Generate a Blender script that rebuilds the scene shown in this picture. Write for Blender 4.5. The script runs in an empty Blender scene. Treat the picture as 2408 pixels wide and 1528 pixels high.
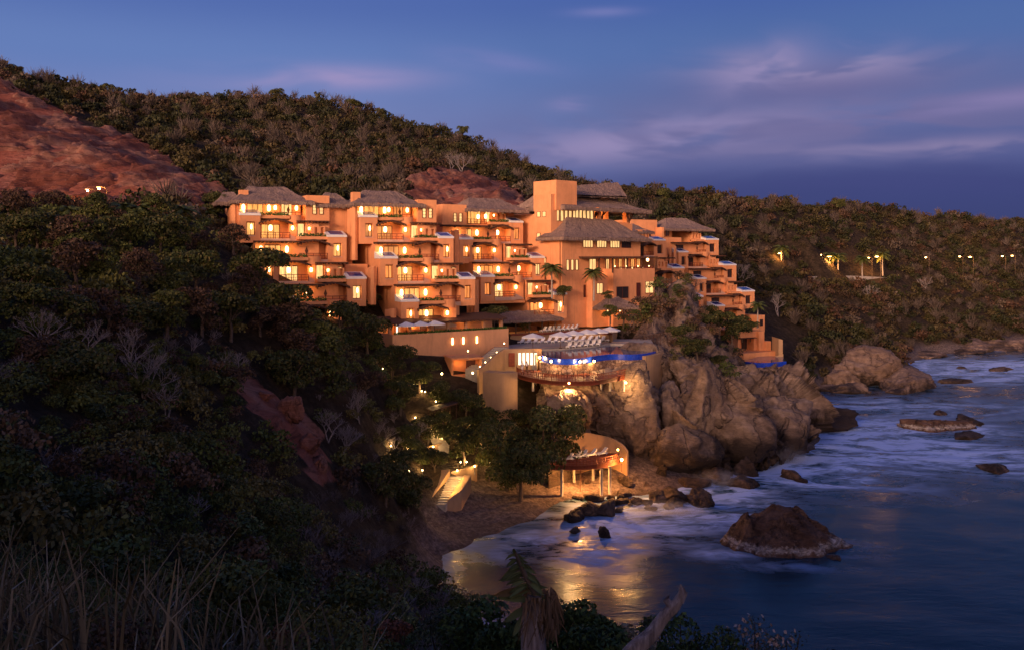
import bpy, math, random
import numpy as np
from mathutils import Vector, Matrix, noise as mnoise

random.seed(7)
rng = np.random.default_rng(11)
C = bpy.context.scene.collection
H = 37.0            # height of the camera above the sea
F, HX, HY = 2085.0, 1204.0, 603.0     # focal length and principal point in a 2408 px wide picture

def W(px, py, Y):
    return Vector(((px - HX) / F * Y, Y, H - (py - HY) / F * Y))

def WZ(px, py, z):                     # the point of the ray at height z
    Y = (H - z) * F / (py - HY)
    return Vector(((px - HX) / F * Y, Y, z))

R = math.radians

# ------------------------------------------------------------------ objects
def tag(o, label=None, cat=None, group=None, kind=None):
    if label: o['label'] = label
    if cat: o['category'] = cat
    if group: o['group'] = group
    if kind: o['kind'] = kind
    return o

def empty(name, loc=(0, 0, 0), rz=0.0, label=None, cat=None, group=None):
    o = bpy.data.objects.new(name, None)
    o.empty_display_size = 0.3
    C.objects.link(o)
    o.location = loc
    o.rotation_euler = (0, 0, rz)
    return tag(o, label, cat, group)

def link(name, me, parent=None, loc=None, rz=None):
    o = bpy.data.objects.new(name, me)
    C.objects.link(o)
    if parent: o.parent = parent
    if loc is not None: o.location = loc
    if rz is not None: o.rotation_euler = (0, 0, rz)
    return o

def copy_tree(o, parent=None):
    c = o.copy()
    C.objects.link(c)
    c.parent = parent
    for ch in list(o.children):
        copy_tree(ch, c)
    return c

ORD = ['first', 'second', 'third', 'fourth', 'fifth', 'sixth', 'seventh', 'eighth', 'ninth', 'tenth', 'eleventh', 'twelfth',
       'thirteenth', 'fourteenth', 'fifteenth', 'sixteenth', 'seventeenth', 'eighteenth', 'nineteenth', 'twentieth']

def mesh_np(name, v, f, mat=None, tint=None, smooth=False):
    v = np.asarray(v, dtype=np.float32); f = np.asarray(f, dtype=np.int32)
    me = bpy.data.meshes.new(name)
    k = f.shape[1]
    me.vertices.add(len(v)); me.vertices.foreach_set('co', v.ravel())
    me.loops.add(f.size); me.loops.foreach_set('vertex_index', f.ravel())
    me.polygons.add(len(f))
    me.polygons.foreach_set('loop_start', np.arange(0, f.size, k, dtype=np.int32))
    me.update(calc_edges=True)
    if smooth: me.polygons.foreach_set('use_smooth', np.ones(len(f), dtype=bool))
    if tint is not None:
        a = me.attributes.new('tint', 'FLOAT_COLOR', 'POINT')
        t = np.ones((len(v), 4), dtype=np.float32); t[:, :3] = tint
        a.data.foreach_set('color', t.ravel())
    if mat: me.materials.append(mat)
    return me

class MB:
    """collects boxes, prisms, tubes and builds them as one mesh"""
    def __init__(s): s.v = []; s.f = []; s.sm = []
    def add(s, vs, fs, smooth=False):
        n = len(s.v); s.v += [tuple(p) for p in vs]
        for q in fs: s.f.append(tuple(n + i for i in q)); s.sm.append(smooth)
        return s
    def box(s, x0, x1, y0, y1, z0, z1):
        if x0 > x1: x0, x1 = x1, x0
        if y0 > y1: y0, y1 = y1, y0
        vs = [(x0, y0, z0), (x1, y0, z0), (x1, y1, z0), (x0, y1, z0), (x0, y0, z1), (x1, y0, z1), (x1, y1, z1), (x0, y1, z1)]
        return s.add(vs, [(0, 3, 2, 1), (4, 5, 6, 7), (0, 1, 5, 4), (1, 2, 6, 5), (2, 3, 7, 6), (3, 0, 4, 7)])
    def hexa(s, b, t):                 # bottom and top quads
        return s.add(list(b) + list(t), [(0, 3, 2, 1), (4, 5, 6, 7), (0, 1, 5, 4), (1, 2, 6, 5), (2, 3, 7, 6), (3, 0, 4, 7)])
    def prism(s, poly, z0, z1, smooth=False):
        n = len(poly)
        z0 = z0 if hasattr(z0, '__len__') else [z0] * n
        z1 = z1 if hasattr(z1, '__len__') else [z1] * n
        vs = [(p[0], p[1], z0[i]) for i, p in enumerate(poly)] + [(p[0], p[1], z1[i]) for i, p in enumerate(poly)]
        fs = [tuple(range(n))[::-1], tuple(range(n, 2 * n))]
        s.add(vs, fs)
        b = len(s.v) - 2 * n
        for i in range(n):
            j = (i + 1) % n
            s.f.append((b + i, b + j, b + n + j, b + n + i)); s.sm.append(smooth)
        return s
    def tube(s, pts, rad, n=6, smooth=True, cap=True):
        pts = [Vector(p) for p in pts]
        rad = rad if hasattr(rad, '__len__') else [rad] * len(pts)
        rings = []
        for i, p in enumerate(pts):
            d = (pts[min(i + 1, len(pts) - 1)] - pts[max(i - 1, 0)])
            d = d.normalized() if d.length > 1e-9 else Vector((0, 0, 1))
            a = d.orthogonal() if abs(d.z) < .98 else Vector((1, 0, 0))
            if abs(d.z) < .98: a = d.cross(Vector((0, 0, 1)))
            a.normalize(); b = d.cross(a)
            rings.append([p + (a * math.cos(t) + b * math.sin(t)) * rad[i] for t in [2 * math.pi * k / n for k in range(n)]])
        vs = [q for r in rings for q in r]; fs = []
        for i in range(len(pts) - 1):
            for k in range(n):
                l = (k + 1) % n
                fs.append((i * n + k, i * n + l, (i + 1) * n + l, (i + 1) * n + k))
        if cap:
            fs.append(tuple(range(n))); fs.append(tuple(range((len(pts) - 1) * n, len(pts) * n))[::-1])
        return s.add(vs, fs, smooth)
    def lathe(s, c, prof, n=12, smooth=True):    # prof = [(r, z)]
        vs = []; fs = []
        for r, z in prof:
            for k in range(n):
                t = 2 * math.pi * k / n
                vs.append((c[0] + r * math.cos(t), c[1] + r * math.sin(t), c[2] + z))
        for i in range(len(prof) - 1):
            for k in range(n):
                l = (k + 1) % n
                fs.append((i * n + k, i * n + l, (i + 1) * n + l, (i + 1) * n + k))
        fs.append(tuple(range(n))[::-1]); fs.append(tuple(range((len(prof) - 1) * n, len(prof) * n)))
        return s.add(vs, fs, smooth)
    def mesh(s, name, mat):
        me = bpy.data.meshes.new(name)
        me.from_pydata(s.v, [], s.f)
        me.polygons.foreach_set('use_smooth', s.sm)
        if mat: me.materials.append(mat)
        me.update()
        return me
    def build(s, name, mat, parent=None, loc=None, rz=None):
        return link(name, s.mesh(name, mat), parent, loc, rz)

# ---------------------------------------------------------------- materials
class N:
    """small node-graph helper"""
    def __init__(s, tree): s.t = tree; s.n = tree.nodes; s.l = tree.links
    def new(s, typ, **kw):
        nd = s.n.new(typ)
        for k, v in kw.items(): setattr(nd, k, v)
        return nd
    def put(s, sock, val):
        if hasattr(val, 'links'): s.l.new(val, sock)
        else: sock.default_value = val
    def math(s, op, a, b=None, c=None, clamp=False):
        nd = s.new('ShaderNodeMath', operation=op, use_clamp=clamp)
        s.put(nd.inputs[0], a)
        if b is not None: s.put(nd.inputs[1], b)
        if c is not None: s.put(nd.inputs[2], c)
        return nd.outputs[0]
    def vmath(s, op, a, b=None):
        nd = s.new('ShaderNodeVectorMath', operation=op)
        s.put(nd.inputs[0], a)
        if b is not None: s.put(nd.inputs[1], b)
        return nd.outputs[0]
    def mix(s, f, a, b, blend='MIX'):
        nd = s.new('ShaderNodeMix', data_type='RGBA', blend_type=blend)
        s.put(nd.inputs[0], f); s.put(nd.inputs[6], a); s.put(nd.inputs[7], b)
        return nd.outputs[2]
    def noise(s, vec, scale, detail=4, rough=.55, dist=0.0):
        nd = s.new('ShaderNodeTexNoise')
        if vec is not None: s.l.new(vec, nd.inputs['Vector'])
        nd.inputs['Scale'].default_value = scale; nd.inputs['Detail'].default_value = detail
        nd.inputs['Roughness'].default_value = rough; nd.inputs['Distortion'].default_value = dist
        return nd.outputs[0]
    def voro(s, vec, scale, feature='F1', out=0):
        nd = s.new('ShaderNodeTexVoronoi', feature=feature)
        if vec is not None: s.l.new(vec, nd.inputs['Vector'])
        nd.inputs['Scale'].default_value = scale
        return nd.outputs[out]
    def ramp(s, f, stops):
        nd = s.new('ShaderNodeValToRGB')
        s.put(nd.inputs[0], f)
        e = nd.color_ramp.elements
        while len(e) < len(stops): e.new(0.5)
        for i, (p, c) in enumerate(stops):
            e[i].position = p; e[i].color = (*c, 1) if len(c) == 3 else c
        return nd.outputs[0]
    def maprange(s, v, a, b, c=0.0, d=1.0, smooth=False):
        nd = s.new('ShaderNodeMapRange')
        if smooth: nd.interpolation_type = 'SMOOTHSTEP'
        s.put(nd.inputs[0], v)
        for i, x in enumerate((a, b, c, d)): nd.inputs[i + 1].default_value = x
        return nd.outputs[0]
    def pos(s): return s.new('ShaderNodeNewGeometry').outputs['Position']
    def obj(s): return s.new('ShaderNodeTexCoord').outputs['Object']
    def scale(s, vec, xyz):
        nd = s.new('ShaderNodeMapping'); s.l.new(vec, nd.inputs[0]); nd.inputs['Scale'].default_value = xyz
        return nd.outputs[0]
    def attr(s, name, out=0):
        nd = s.new('ShaderNodeAttribute', attribute_name=name)
        return nd.outputs[out]
    def bump(s, h, strength=.5, dist=.1):
        nd = s.new('ShaderNodeBump'); s.l.new(h, nd.inputs['Height'])
        nd.inputs['Strength'].default_value = strength; nd.inputs['Distance'].default_value = dist
        return nd.outputs[0]

def material(name):
    m = bpy.data.materials.new(name); m.use_nodes = True
    g = N(m.node_tree)
    b = m.node_tree.nodes['Principled BSDF']
    return m, g, b

def plain(name, col, rough=.7, var=.18, scale=2.0, bump=0.0, spec=.3, stretch=None, metal=0.0):
    m, g, b = material(name)
    p = g.obj()
    if stretch: p = g.scale(p, stretch)
    n = g.noise(p, scale, 6, .6)
    d = tuple(c * (1 - var) for c in col) + (1,); l = tuple(min(1, c * (1 + var)) for c in col) + (1,)
    g.put(b.inputs['Base Color'], g.mix(g.maprange(n, .3, .7), d, l))
    b.inputs['Roughness'].default_value = rough
    b.inputs['Specular IOR Level'].default_value = spec
    b.inputs['Metallic'].default_value = metal
    if bump: g.put(b.inputs['Normal'], g.bump(g.noise(p, scale * 6, 5, .6), bump, .05))
    return m

def emissive(name, col, strength, var=.35, stripes=True, base=(.3, .2, .1)):
    m, g, b = material(name)
    p = g.obj()
    n = g.noise(g.scale(p, (2.6, 2.6, .35)) if stripes else p, 1.6, 3, .6)
    v = g.maprange(n, .3, .7, 1 - var, 1 + var)
    b.inputs['Base Color'].default_value = (*base, 1)
    b.inputs['Emission Color'].default_value = (*col, 1)
    g.put(b.inputs['Emission Strength'], g.math('MULTIPLY', v, strength))
    m.cycles.emission_sampling = 'NONE'
    return m

M = {}
def stucco(name, col):
    m, g, b = material(name)
    p = g.pos()
    n1 = g.noise(p, .35, 6, .65); n2 = g.noise(p, 2.2, 6, .6)
    drip = g.noise(g.scale(p, (1.1, 1.1, .16)), .8, 6, .65, .8)
    c = g.mix(g.maprange(n1, .3, .7), tuple(x * .86 for x in col) + (1,), tuple(min(1, x * 1.1) for x in col) + (1,))
    c = g.mix(g.math('MULTIPLY', g.maprange(drip, .52, .74), .5), c, tuple(x * .55 for x in col) + (1,))
    c = g.mix(g.math('MULTIPLY', g.maprange(n2, .45, .8), .22), c, (*[min(1, x * 1.2) for x in col], 1))
    g.put(b.inputs['Base Color'], c)
    b.inputs['Roughness'].default_value = .9; b.inputs['Specular IOR Level'].default_value = .15
    g.put(b.inputs['Normal'], g.bump(n2, .25, .08))
    return m
M['stucco'] = stucco('ochre_stucco', (.64, .34, .18))
M['stucco_hotel'] = stucco('terracotta_stucco', (.70, .305, .135))
M['ledge'] = stucco('pale_ledge', (.62, .40, .28))
M['retaining'] = stucco('sand_stucco', (.42, .26, .14))
M['wood'] = plain('dark_wood', (.075, .032, .018), .7, .4, 3)
M['red_wood'] = plain('red_wood', (.20, .045, .02), .6, .3, 3)
M['frame'] = plain('window_frame', (.09, .022, .012), .5, .2, 3)
M['white'] = plain('white_paint', (.72, .70, .66), .6, .05, 2)
M['solar'] = plain('solar_glass', (.02, .05, .22), .15, .25, 6, spec=.6)
M['dark_glass'] = plain('dark_glass', (.03, .022, .02), .4, .4, 2, spec=.2)
M['canvas'] = plain('white_canvas', (.78, .75, .70), .8, .06, 2)
M['cushion'] = plain('white_cushion', (.80, .76, .70), .8, .06, 3)
M['metal'] = plain('grey_metal', (.30, .28, .26), .45, .15, 3, metal=.6)
M['concrete'] = plain('grey_concrete', (.38, .33, .27), .85, .2, 1.5, .3)
M['road'] = plain('asphalt', (.06, .055, .05), .9, .2, 1.0, .2)
M['skin'] = plain('brown_skin', (.22, .10, .06), .6, .08, 3)
M['hair'] = plain('black_hair', (.012, .010, .009), .5, .2, 9)
M['shirt'] = plain('white_cloth', (.74, .72, .70), .85, .06, 4)
M['pot'] = plain('clay', (.25, .10, .05), .8, .2, 3)
M['lit_warm'] = emissive('lit_window_warm', (1.0, .42, .10), .72, .65)
M['lit_pale'] = emissive('lit_window_pale', (1.0, .56, .20), .85, .5)
M['lit_orange'] = emissive('lit_window_orange', (1.0, .27, .05), .75, .45)
M['lit_dim'] = emissive('lit_window_dim', (1.0, .34, .08), .38, .6)
M['lit_white'] = emissive('lit_screen_white', (1.0, .78, .52), 1.7, .3)
M['lantern'] = emissive('lantern_glow', (1.0, .58, .22), 7.0, .1, False)
M['lantern_star'] = emissive('lamp_glow', (1.0, .46, .12), 26.0, .05, False)
M['bulb'] = emissive('bulb_glow', (1.0, .66, .27), 13.0, .05, False)
M['tile_blue'] = plain('blue_pool_tile', (.012, .055, .50), .25, .35, 3, spec=.5)

def thatch():
    m, g, b = material('palm_thatch')
    p = g.pos()
    s = g.noise(g.scale(p, (3.2, 3.2, .8)), 1.0, 8, .75)
    n = g.noise(p, .5, 4, .6)
    c = g.ramp(s, [(.28, (.10, .065, .052)), (.5, (.27, .18, .14)), (.72, (.50, .35, .27))])
    c = g.mix(g.math('MULTIPLY', g.maprange(n, .35, .65), .45), c, (.13, .10, .085, 1))
    g.put(b.inputs['Base Color'], c)
    b.inputs['Roughness'].default_value = .95; b.inputs['Specular IOR Level'].default_value = .1
    g.put(b.inputs['Normal'], g.bump(s, 1.0, .25))
    return m
M['thatch'] = thatch()

def stone():
    m, g, b = material('cobble_stone')
    p = g.pos()
    cell = g.voro(p, 1.7, 'F1', 1); edge = g.voro(p, 1.7, 'DISTANCE_TO_EDGE', 0)
    bw = g.new('ShaderNodeRGBToBW'); g.l.new(cell, bw.inputs[0])
    c = g.ramp(bw.outputs[0], [(.1, (.16, .09, .06)), (.5, (.30, .19, .12)), (.9, (.46, .33, .23))])
    c = g.mix(g.maprange(edge, .02, .09, 1, 0), c, (.10, .06, .045, 1))
    g.put(b.inputs['Base Color'], c); b.inputs['Roughness'].default_value = .9
    g.put(b.inputs['Normal'], g.bump(edge, .8, .2))
    return m
M['stone'] = stone()

def foliage(name, rough=.6, trans=.15):
    m, g, b = material(name)
    col = g.attr('tint')
    n = g.noise(g.pos(), .9, 3, .6)
    g.put(b.inputs['Base Color'], g.mix(g.maprange(n, .3, .7), g.mix(1.0, col, (.62, .62, .62, 1), 'MULTIPLY'), g.mix(1.0, col, (1.35, 1.3, 1.2, 1), 'MULTIPLY')))
    b.inputs['Roughness'].default_value = rough; b.inputs['Specular IOR Level'].default_value = .15
    return m
M['foliage'] = foliage('foliage')
M['bark'] = plain('bark', (.10, .07, .05), .9, .35, 6, .4)
M['grey_bark'] = plain('grey_bark', (.24, .20, .19), .85, .3, 8, .4)
M['palm_bark'] = plain('palm_bark', (.34, .28, .22), .85, .25, 5, .4)
def driftwood():
    m, g, b = material('weathered_wood')
    p = g.obj()
    n = g.noise(g.scale(p, (9, 9, 1.0)), 2.2, 8, .7)
    g.put(b.inputs['Base Color'], g.ramp(n, [(.3, (.05, .035, .03)), (.5, (.26, .20, .18)), (.7, (.50, .42, .39))]))
    b.inputs['Roughness'].default_value = .9
    g.put(b.inputs['Normal'], g.bump(n, 1.0, .04))
    return m
M['driftwood'] = driftwood()

def rock(name, cols, dark_z=None, crust=None, scale=1.0, warm=.5):
    m, g, b = material(name)
    p = g.pos()
    n1 = g.noise(p, .16 * scale, 8, .65, .6)
    n2 = g.noise(p, .9 * scale, 8, .7)
    n3 = g.noise(g.scale(p, (.5, .5, 2.2)), .8 * scale, 7, .7, 1.0)
    c = g.ramp(n1, [(.32, cols[0]), (.5, cols[1]), (.68, cols[2])])
    c = g.mix(g.maprange(n2, .42, .75, 0, .75), c, (*[x * .35 for x in cols[0]], 1))
    c = g.mix(g.maprange(n3, .52, .72, 0, .55), c, (*[min(1, x * 1.25) for x in cols[2]], 1))
    wp = g.new('ShaderNodeTexNoise'); g.l.new(p, wp.inputs['Vector']); wp.inputs['Scale'].default_value = .35 * scale; wp.inputs['Detail'].default_value = 5
    pw = g.vmath('ADD', p, g.scale(wp.outputs[1], (5, 5, 5)))
    vn = g.noise(g.scale(pw, (1, 1, .45)), .16 * scale, 3, .5)
    crack = g.math('ABSOLUTE', g.math('SUBTRACT', vn, .5))
    c = g.mix(g.maprange(crack, .0, .012, .45, 0), c, (.02, .013, .010, 1))
    sep = g.new('ShaderNodeSeparateXYZ'); g.l.new(p, sep.inputs[0])
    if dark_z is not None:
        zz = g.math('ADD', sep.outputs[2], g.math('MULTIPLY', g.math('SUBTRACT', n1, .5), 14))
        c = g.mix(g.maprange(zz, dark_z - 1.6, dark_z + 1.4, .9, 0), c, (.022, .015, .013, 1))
    if crust is not None:
        zz = g.math('ADD', sep.outputs[2], g.math('MULTIPLY', g.math('SUBTRACT', n2, .5), 2.2))
        band = g.math('MULTIPLY', g.math('MULTIPLY', g.maprange(n3, .38, .58, .15, 1), g.maprange(zz, crust - .5, crust - .15)), g.maprange(zz, crust + .05, crust + .45, 1, 0))
        c = g.mix(g.math('MULTIPLY', band, .75), c, (.60, .54, .50, 1))
    g.put(b.inputs['Base Color'], c)
    b.inputs['Roughness'].default_value = .85; b.inputs['Specular IOR Level'].default_value = .25
    h = g.math('ADD', g.math('MULTIPLY', n2, .8), g.math('ADD', n3, g.maprange(crack, 0, .02, 0, .8)))
    g.put(b.inputs['Normal'], g.bump(h, .9, .5))
    return m
TAN = [(.105, .070, .052), (.20, .137, .102), (.33, .24, .18)]
RED = [(.16, .055, .035), (.30, .115, .075), (.40, .19, .13)]
DARK = [(.030, .020, .016), (.060, .040, .030), (.12, .080, .060)]
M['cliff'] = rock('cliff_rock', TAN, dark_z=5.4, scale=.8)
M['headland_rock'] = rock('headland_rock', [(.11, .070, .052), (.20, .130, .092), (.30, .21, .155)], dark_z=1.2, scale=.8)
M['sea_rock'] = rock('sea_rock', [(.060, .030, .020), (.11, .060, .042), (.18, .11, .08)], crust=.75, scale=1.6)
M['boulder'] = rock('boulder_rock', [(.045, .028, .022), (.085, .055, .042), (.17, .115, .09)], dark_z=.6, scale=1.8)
M['red_rock'] = rock('red_rock', RED, scale=1.2)
# ---------------------------------------------------------------- terrain
CREST = [(-300, 60, 330), (-100, 120, 330), (0, 175, 330), (60, 208, 335), (240, 228, 350), (500, 238, 380), (650, 238, 400),
         (760, 250, 405), (860, 265, 410), (950, 297, 415), (1080, 322, 415), (1150, 357, 410), (1210, 378, 400), (1290, 423, 390),
         (1370, 436, 380), (1420, 455, 370), (1490, 455, 360), (1560, 462, 360), (1700, 470, 380), (1850, 468, 410),
         (2000, 470, 450), (2100, 485, 480), (2250, 505, 520), (2408, 520, 560), (2700, 570, 620)]
P3 = []
for px, py, Y in CREST:
    w = W(px, py, Y); P3.append(tuple(w))
    P3.append((w.x * 1.25, w.y * 1.25, w.z * .72)); P3.append((w.x * 1.7, w.y * 1.7, w.z * .25))
for px, py, Y in [
    (700, 320, 340), (700, 400, 280), (420, 300, 300), (900, 350, 330), (900, 430, 262), (1000, 340, 380), (1200, 430, 330), (1110, 395, 300),
    (650, 470, 215), (1000, 490, 214), (1250, 495, 222), (600, 330, 320),
    (0, 470, 185), (250, 465, 190), (500, 455, 205), (0, 330, 215), (200, 350, 218), (380, 410, 218), (0, 205, 262), (170, 278, 265), (330, 340, 255), (460, 416, 238), (-200, 200, 250), (-200, 420, 190), (170, 250, 285),
    (1040, 405, 270), (1000, 450, 238), (1120, 440, 240), (1200, 470, 235),
    (0, 520, 125), (250, 515, 128), (480, 530, 135), (540, 580, 128), (600, 660, 122), (660, 740, 118), (760, 790, 114), (0, 485, 160), (300, 482, 165), (480, 480, 170),
    (0, 620, 100), (200, 640, 100), (400, 700, 98), (550, 800, 98), (680, 840, 105),
    (600, 900, 92), (700, 1000, 88), (760, 1120, 85), (900, 1260, 94), (960, 1245, 110), (650, 960, 90),
    (850, 1000, 106), (950, 1100, 113), (900, 860, 132), (1000, 885, 144),
    (300, 820, 75), (100, 820, 65), (300, 1020, 60), (500, 1020, 75), (600, 1170, 70), (300, 1220, 48), (600, 1320, 55), (800, 1265, 76), (900, 1360, 68), (950, 1420, 65), (1000, 1410, 72),
    (0, 1030, 50), (0, 1320, 35), (500, 1480, 38), (300, 1560, 16), (700, 1640, 18), (100, 1500, 14), (1000, 1700, 22), (1100, 1500, 40), (1300, 1700, 18), (1700, 1640, 15), (2100, 1800, 14),
    (980, 1242, 118), (1060, 1205, 124), (1150, 1190, 128), (1230, 1172, 131), (1300, 1185, 132.5), (1020, 1400, 92), (1000, 1296, 110),
    (1400, 1152, 138), (1250, 1150, 136), (1350, 1110, 145), (1040, 1182, 124), (1100, 1120, 134), (1180, 1120, 138), (1000, 1060, 138), (950, 1000, 140), (1000, 950, 146), (1050, 890, 150), (1150, 950, 149), (1250, 1010, 148), (1300, 930, 154), (1130, 875, 156), (1060, 1000, 142), (1120, 1060, 141),
    (700, 750, 150), (850, 795, 156), (950, 838, 151), (1060, 840, 158), (1200, 822, 170), (1300, 800, 190), (1400, 735, 198), (1550, 720, 202), (1600, 690, 214), (1650, 750, 214), (1450, 810, 190), (1530, 780, 200), (1250, 790, 200), (1330, 835, 170), (1450, 835, 172), (1540, 840, 174),
    (1600, 660, 272), (1700, 775, 256), (1780, 795, 254), (1800, 868, 234), (1700, 830, 222), (1650, 560, 315), (1830, 720, 318), (1870, 800, 278), (1860, 885, 242),
    (1880, 915, 246), (1960, 890, 262), (1900, 850, 262), (1900, 700, 310), (1900, 560, 365), (2100, 842, 310), (2100, 720, 362), (1910, 660, 360), (1990, 655, 380), (2075, 655, 392), (2250, 655, 432), (2400, 660, 462),
    (2200, 832, 338), (2300, 826, 345), (2408, 822, 352), (2250, 765, 385), (2408, 760, 400), (2700, 800, 380), (2700, 680, 470), (2100, 560, 445), (2300, 590, 495), (1480, 890, 166), (1420, 880, 163), (1700, 560, 330), (1500, 600, 300)]:
    P3.append(tuple(W(px, py, Y)))
for p in [(1250, 1212), (1170, 1240), (1090, 1275), (1030, 1320), (1010, 1365)]:
    w = WZ(*p, .35); P3.append(tuple(w))
for p in [(1330, 1215), (1280, 1245), (1190, 1285), (1110, 1335), (1065, 1385), (1090, 1450), (1500, 1190), (1640, 1180), (1720, 1120), (1840, 1100), (1890, 1000)]:
    w = WZ(*p, -1.0); P3.append(tuple(w))
for p in [(1250, 1340), (1400, 1270), (1600, 1260), (1800, 1200), (1990, 980), (2150, 950), (2280, 870), (2408, 850), (1300, 1400), (1150, 1450), (2100, 1100), (2408, 950), (1600, 1500), (2300, 1400), (2700, 860)]:
    w = WZ(*p, -4.0); P3.append(tuple(w))
P3 += [(0, 0, 35.2), (-4, 6, 34.2), (4, 6, 33.6), (-12, 4, 34.8), (12, 4, 33), (14, 14, 30.5), (5, 22, 27), (25, 20, 26), (0, 40, 14), (20, 45, 0), (40, 30, 2), (70, 60, -4), (50, 70, -4), (35, 80, -4), (150, 100, -5), (200, 0, -5), (80, 0, 5), (90, -60, 20),
       (30, -20, 32), (-25, 10, 38), (-45, 20, 45), (-60, 50, 42), (-70, 90, 42), (-90, 60, 46), (-100, 10, 60), (-50, -25, 57), (-28, -30, 51.5), (-14, -32, 49.5), (8, -36, 47), (30, -45, 44), (-130, -40, 70), (-110, 110, 50), (-170, 100, 58), (-80, -90, 70), (0, -90, 58), (300, 150, -6), (400, 300, -6), (300, 240, -5), (250, 100, -6)]  # unseen hill behind and left of the camera, raised to shade the foreground
P3 = np.array(P3)
SC = 100.0
def rbf_fit(P):
    X = P[:, :2] / SC
    D = np.linalg.norm(X[:, None] - X[None], axis=2)
    n = len(X)
    A = np.zeros((n + 3, n + 3))
    A[:n, :n] = D + np.eye(n) * -.004
    A[:n, n] = 1; A[:n, n + 1:] = X; A[n, :n] = 1; A[n + 1:, :n] = X.T
    b = np.zeros(n + 3); b[:n] = P[:, 2]
    return X, np.linalg.solve(A, b)
RX, RW = rbf_fit(P3)
def rbf(x, y):
    q = np.stack([np.ravel(x), np.ravel(y)], 1) / SC
    out = np.empty(len(q)); n = len(RX)
    for i in range(0, len(q), 20000):
        s = q[i:i + 20000]
        d = np.sqrt(((s[:, None] - RX[None]) ** 2).sum(2))
        out[i:i + 20000] = d @ RW[:n] + RW[n] + s @ RW[n + 1:]
    return out.reshape(np.shape(x))

# value noise in numpy
def vnoise(x, y, seed=0):
    xi = np.floor(x).astype(np.int64); yi = np.floor(y).astype(np.int64)
    fx = x - xi; fy = y - yi
    fx = fx * fx * (3 - 2 * fx); fy = fy * fy * (3 - 2 * fy)
    def h(a, b):
        n = (a * 374761393 + b * 668265263 + seed * 1442695041) & 0xffffffff
        n = ((n ^ (n >> 13)) * 1274126177) & 0xffffffff
        return ((n ^ (n >> 16)) & 0xffff) / 65535.0
    return (h(xi, yi) * (1 - fx) + h(xi + 1, yi) * fx) * (1 - fy) + (h(xi, yi + 1) * (1 - fx) + h(xi + 1, yi + 1) * fx) * fy
def fbm(x, y, oct=5, seed=0):
    s = 0; a = .5
    for i in range(oct):
        s = s + a * (vnoise(x, y, seed + i) - .5); x = x * 2.03 + 17; y = y * 2.03 - 9; a *= .5
    return s

def project(x, y, z):
    yy = np.maximum(y, .5)
    return HX + x / yy * F, HY + (H - z) / yy * F
def inpoly(px, py, poly):
    px = np.asarray(px); py = np.asarray(py); r = np.zeros(px.shape, bool)
    n = len(poly); j = n - 1
    for i in range(n):
        xi, yi = poly[i]; xj, yj = poly[j]
        c = ((yi > py) != (yj > py)) & (px < (xj - xi) * (py - yi) / (yj - yi + 1e-9) + xi)
        r ^= c; j = i
    return r
CUT1 = [(-400, 60), (0, 188), (60, 222), (120, 250), (175, 275), (200, 300), (260, 305), (330, 332), (400, 378), (440, 410), (530, 440), (560, 480), (400, 500), (-400, 520)]
CUT2 = [(955, 430), (985, 408), (1040, 400), (1100, 402), (1150, 418), (1200, 440), (1250, 476), (1250, 520), (950, 520)]
GULLY = [(540, 890), (600, 870), (640, 900), (680, 940), (740, 960), (760, 1040), (790, 1130), (770, 1150), (720, 1110), (660, 1020), (580, 960)]

gx = np.arange(-290, 430.1, 1.5); gy = np.arange(-130, 720.1, 1.5)
GX, GY = np.meshgrid(gx, gy)
GZ = rbf(GX, GY)
gpx, gpy = project(GX, GY, GZ)
cut = ((inpoly(gpx, gpy, CUT1) & (GY > 150) & (GY < 300)) | (inpoly(gpx, gpy, CUT2) & (GY > 205) & (GY < 300)))
soil = cut | (inpoly(gpx, gpy, GULLY) & (GY > 60) & (GY < 112))
land = np.clip((GZ - .5) / 6, 0, 1)
rough = fbm(GX / 14, GY / 14, 5, 3) * 3.0 * land
rid = (np.abs(fbm(GX / 12 + GZ / 7, GZ / 3.2 - GX / 30, 6, 9)) * 11 - 2.0) + fbm(GX / 4, GZ / 1.6 + GX / 9, 4, 15) * 2.2
nearh = np.clip((np.abs(GX - 0) + np.abs(GY)) / 25 - .2, 0, 1)
hotel_pad = np.clip((np.abs((GX + 3) / 58) ** 4 + np.abs((GY - 178) / 34) ** 4), 0, 1)
hotel_pad = np.minimum(hotel_pad, np.clip((np.abs((GX - 64) / 36) ** 4 + np.abs((GY - 255) / 32) ** 4), 0, 1))
GZ = GZ + rough * nearh * (.15 + .85 * hotel_pad) + np.where(soil & ~cut, rid * .5, 0) * (.2 + .8 * hotel_pad)
GZ = np.maximum(GZ, -6)

def ground(x, y):
    fx = np.clip((np.asarray(x, float) - gx[0]) / 1.5, 0, len(gx) - 1.001); fy = np.clip((np.asarray(y, float) - gy[0]) / 1.5, 0, len(gy) - 1.001)
    i = fx.astype(int); j = fy.astype(int); a = fx - i; b = fy - j
    return (GZ[j, i] * (1 - a) + GZ[j, i + 1] * a) * (1 - b) + (GZ[j + 1, i] * (1 - a) + GZ[j + 1, i + 1] * a) * b

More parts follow.
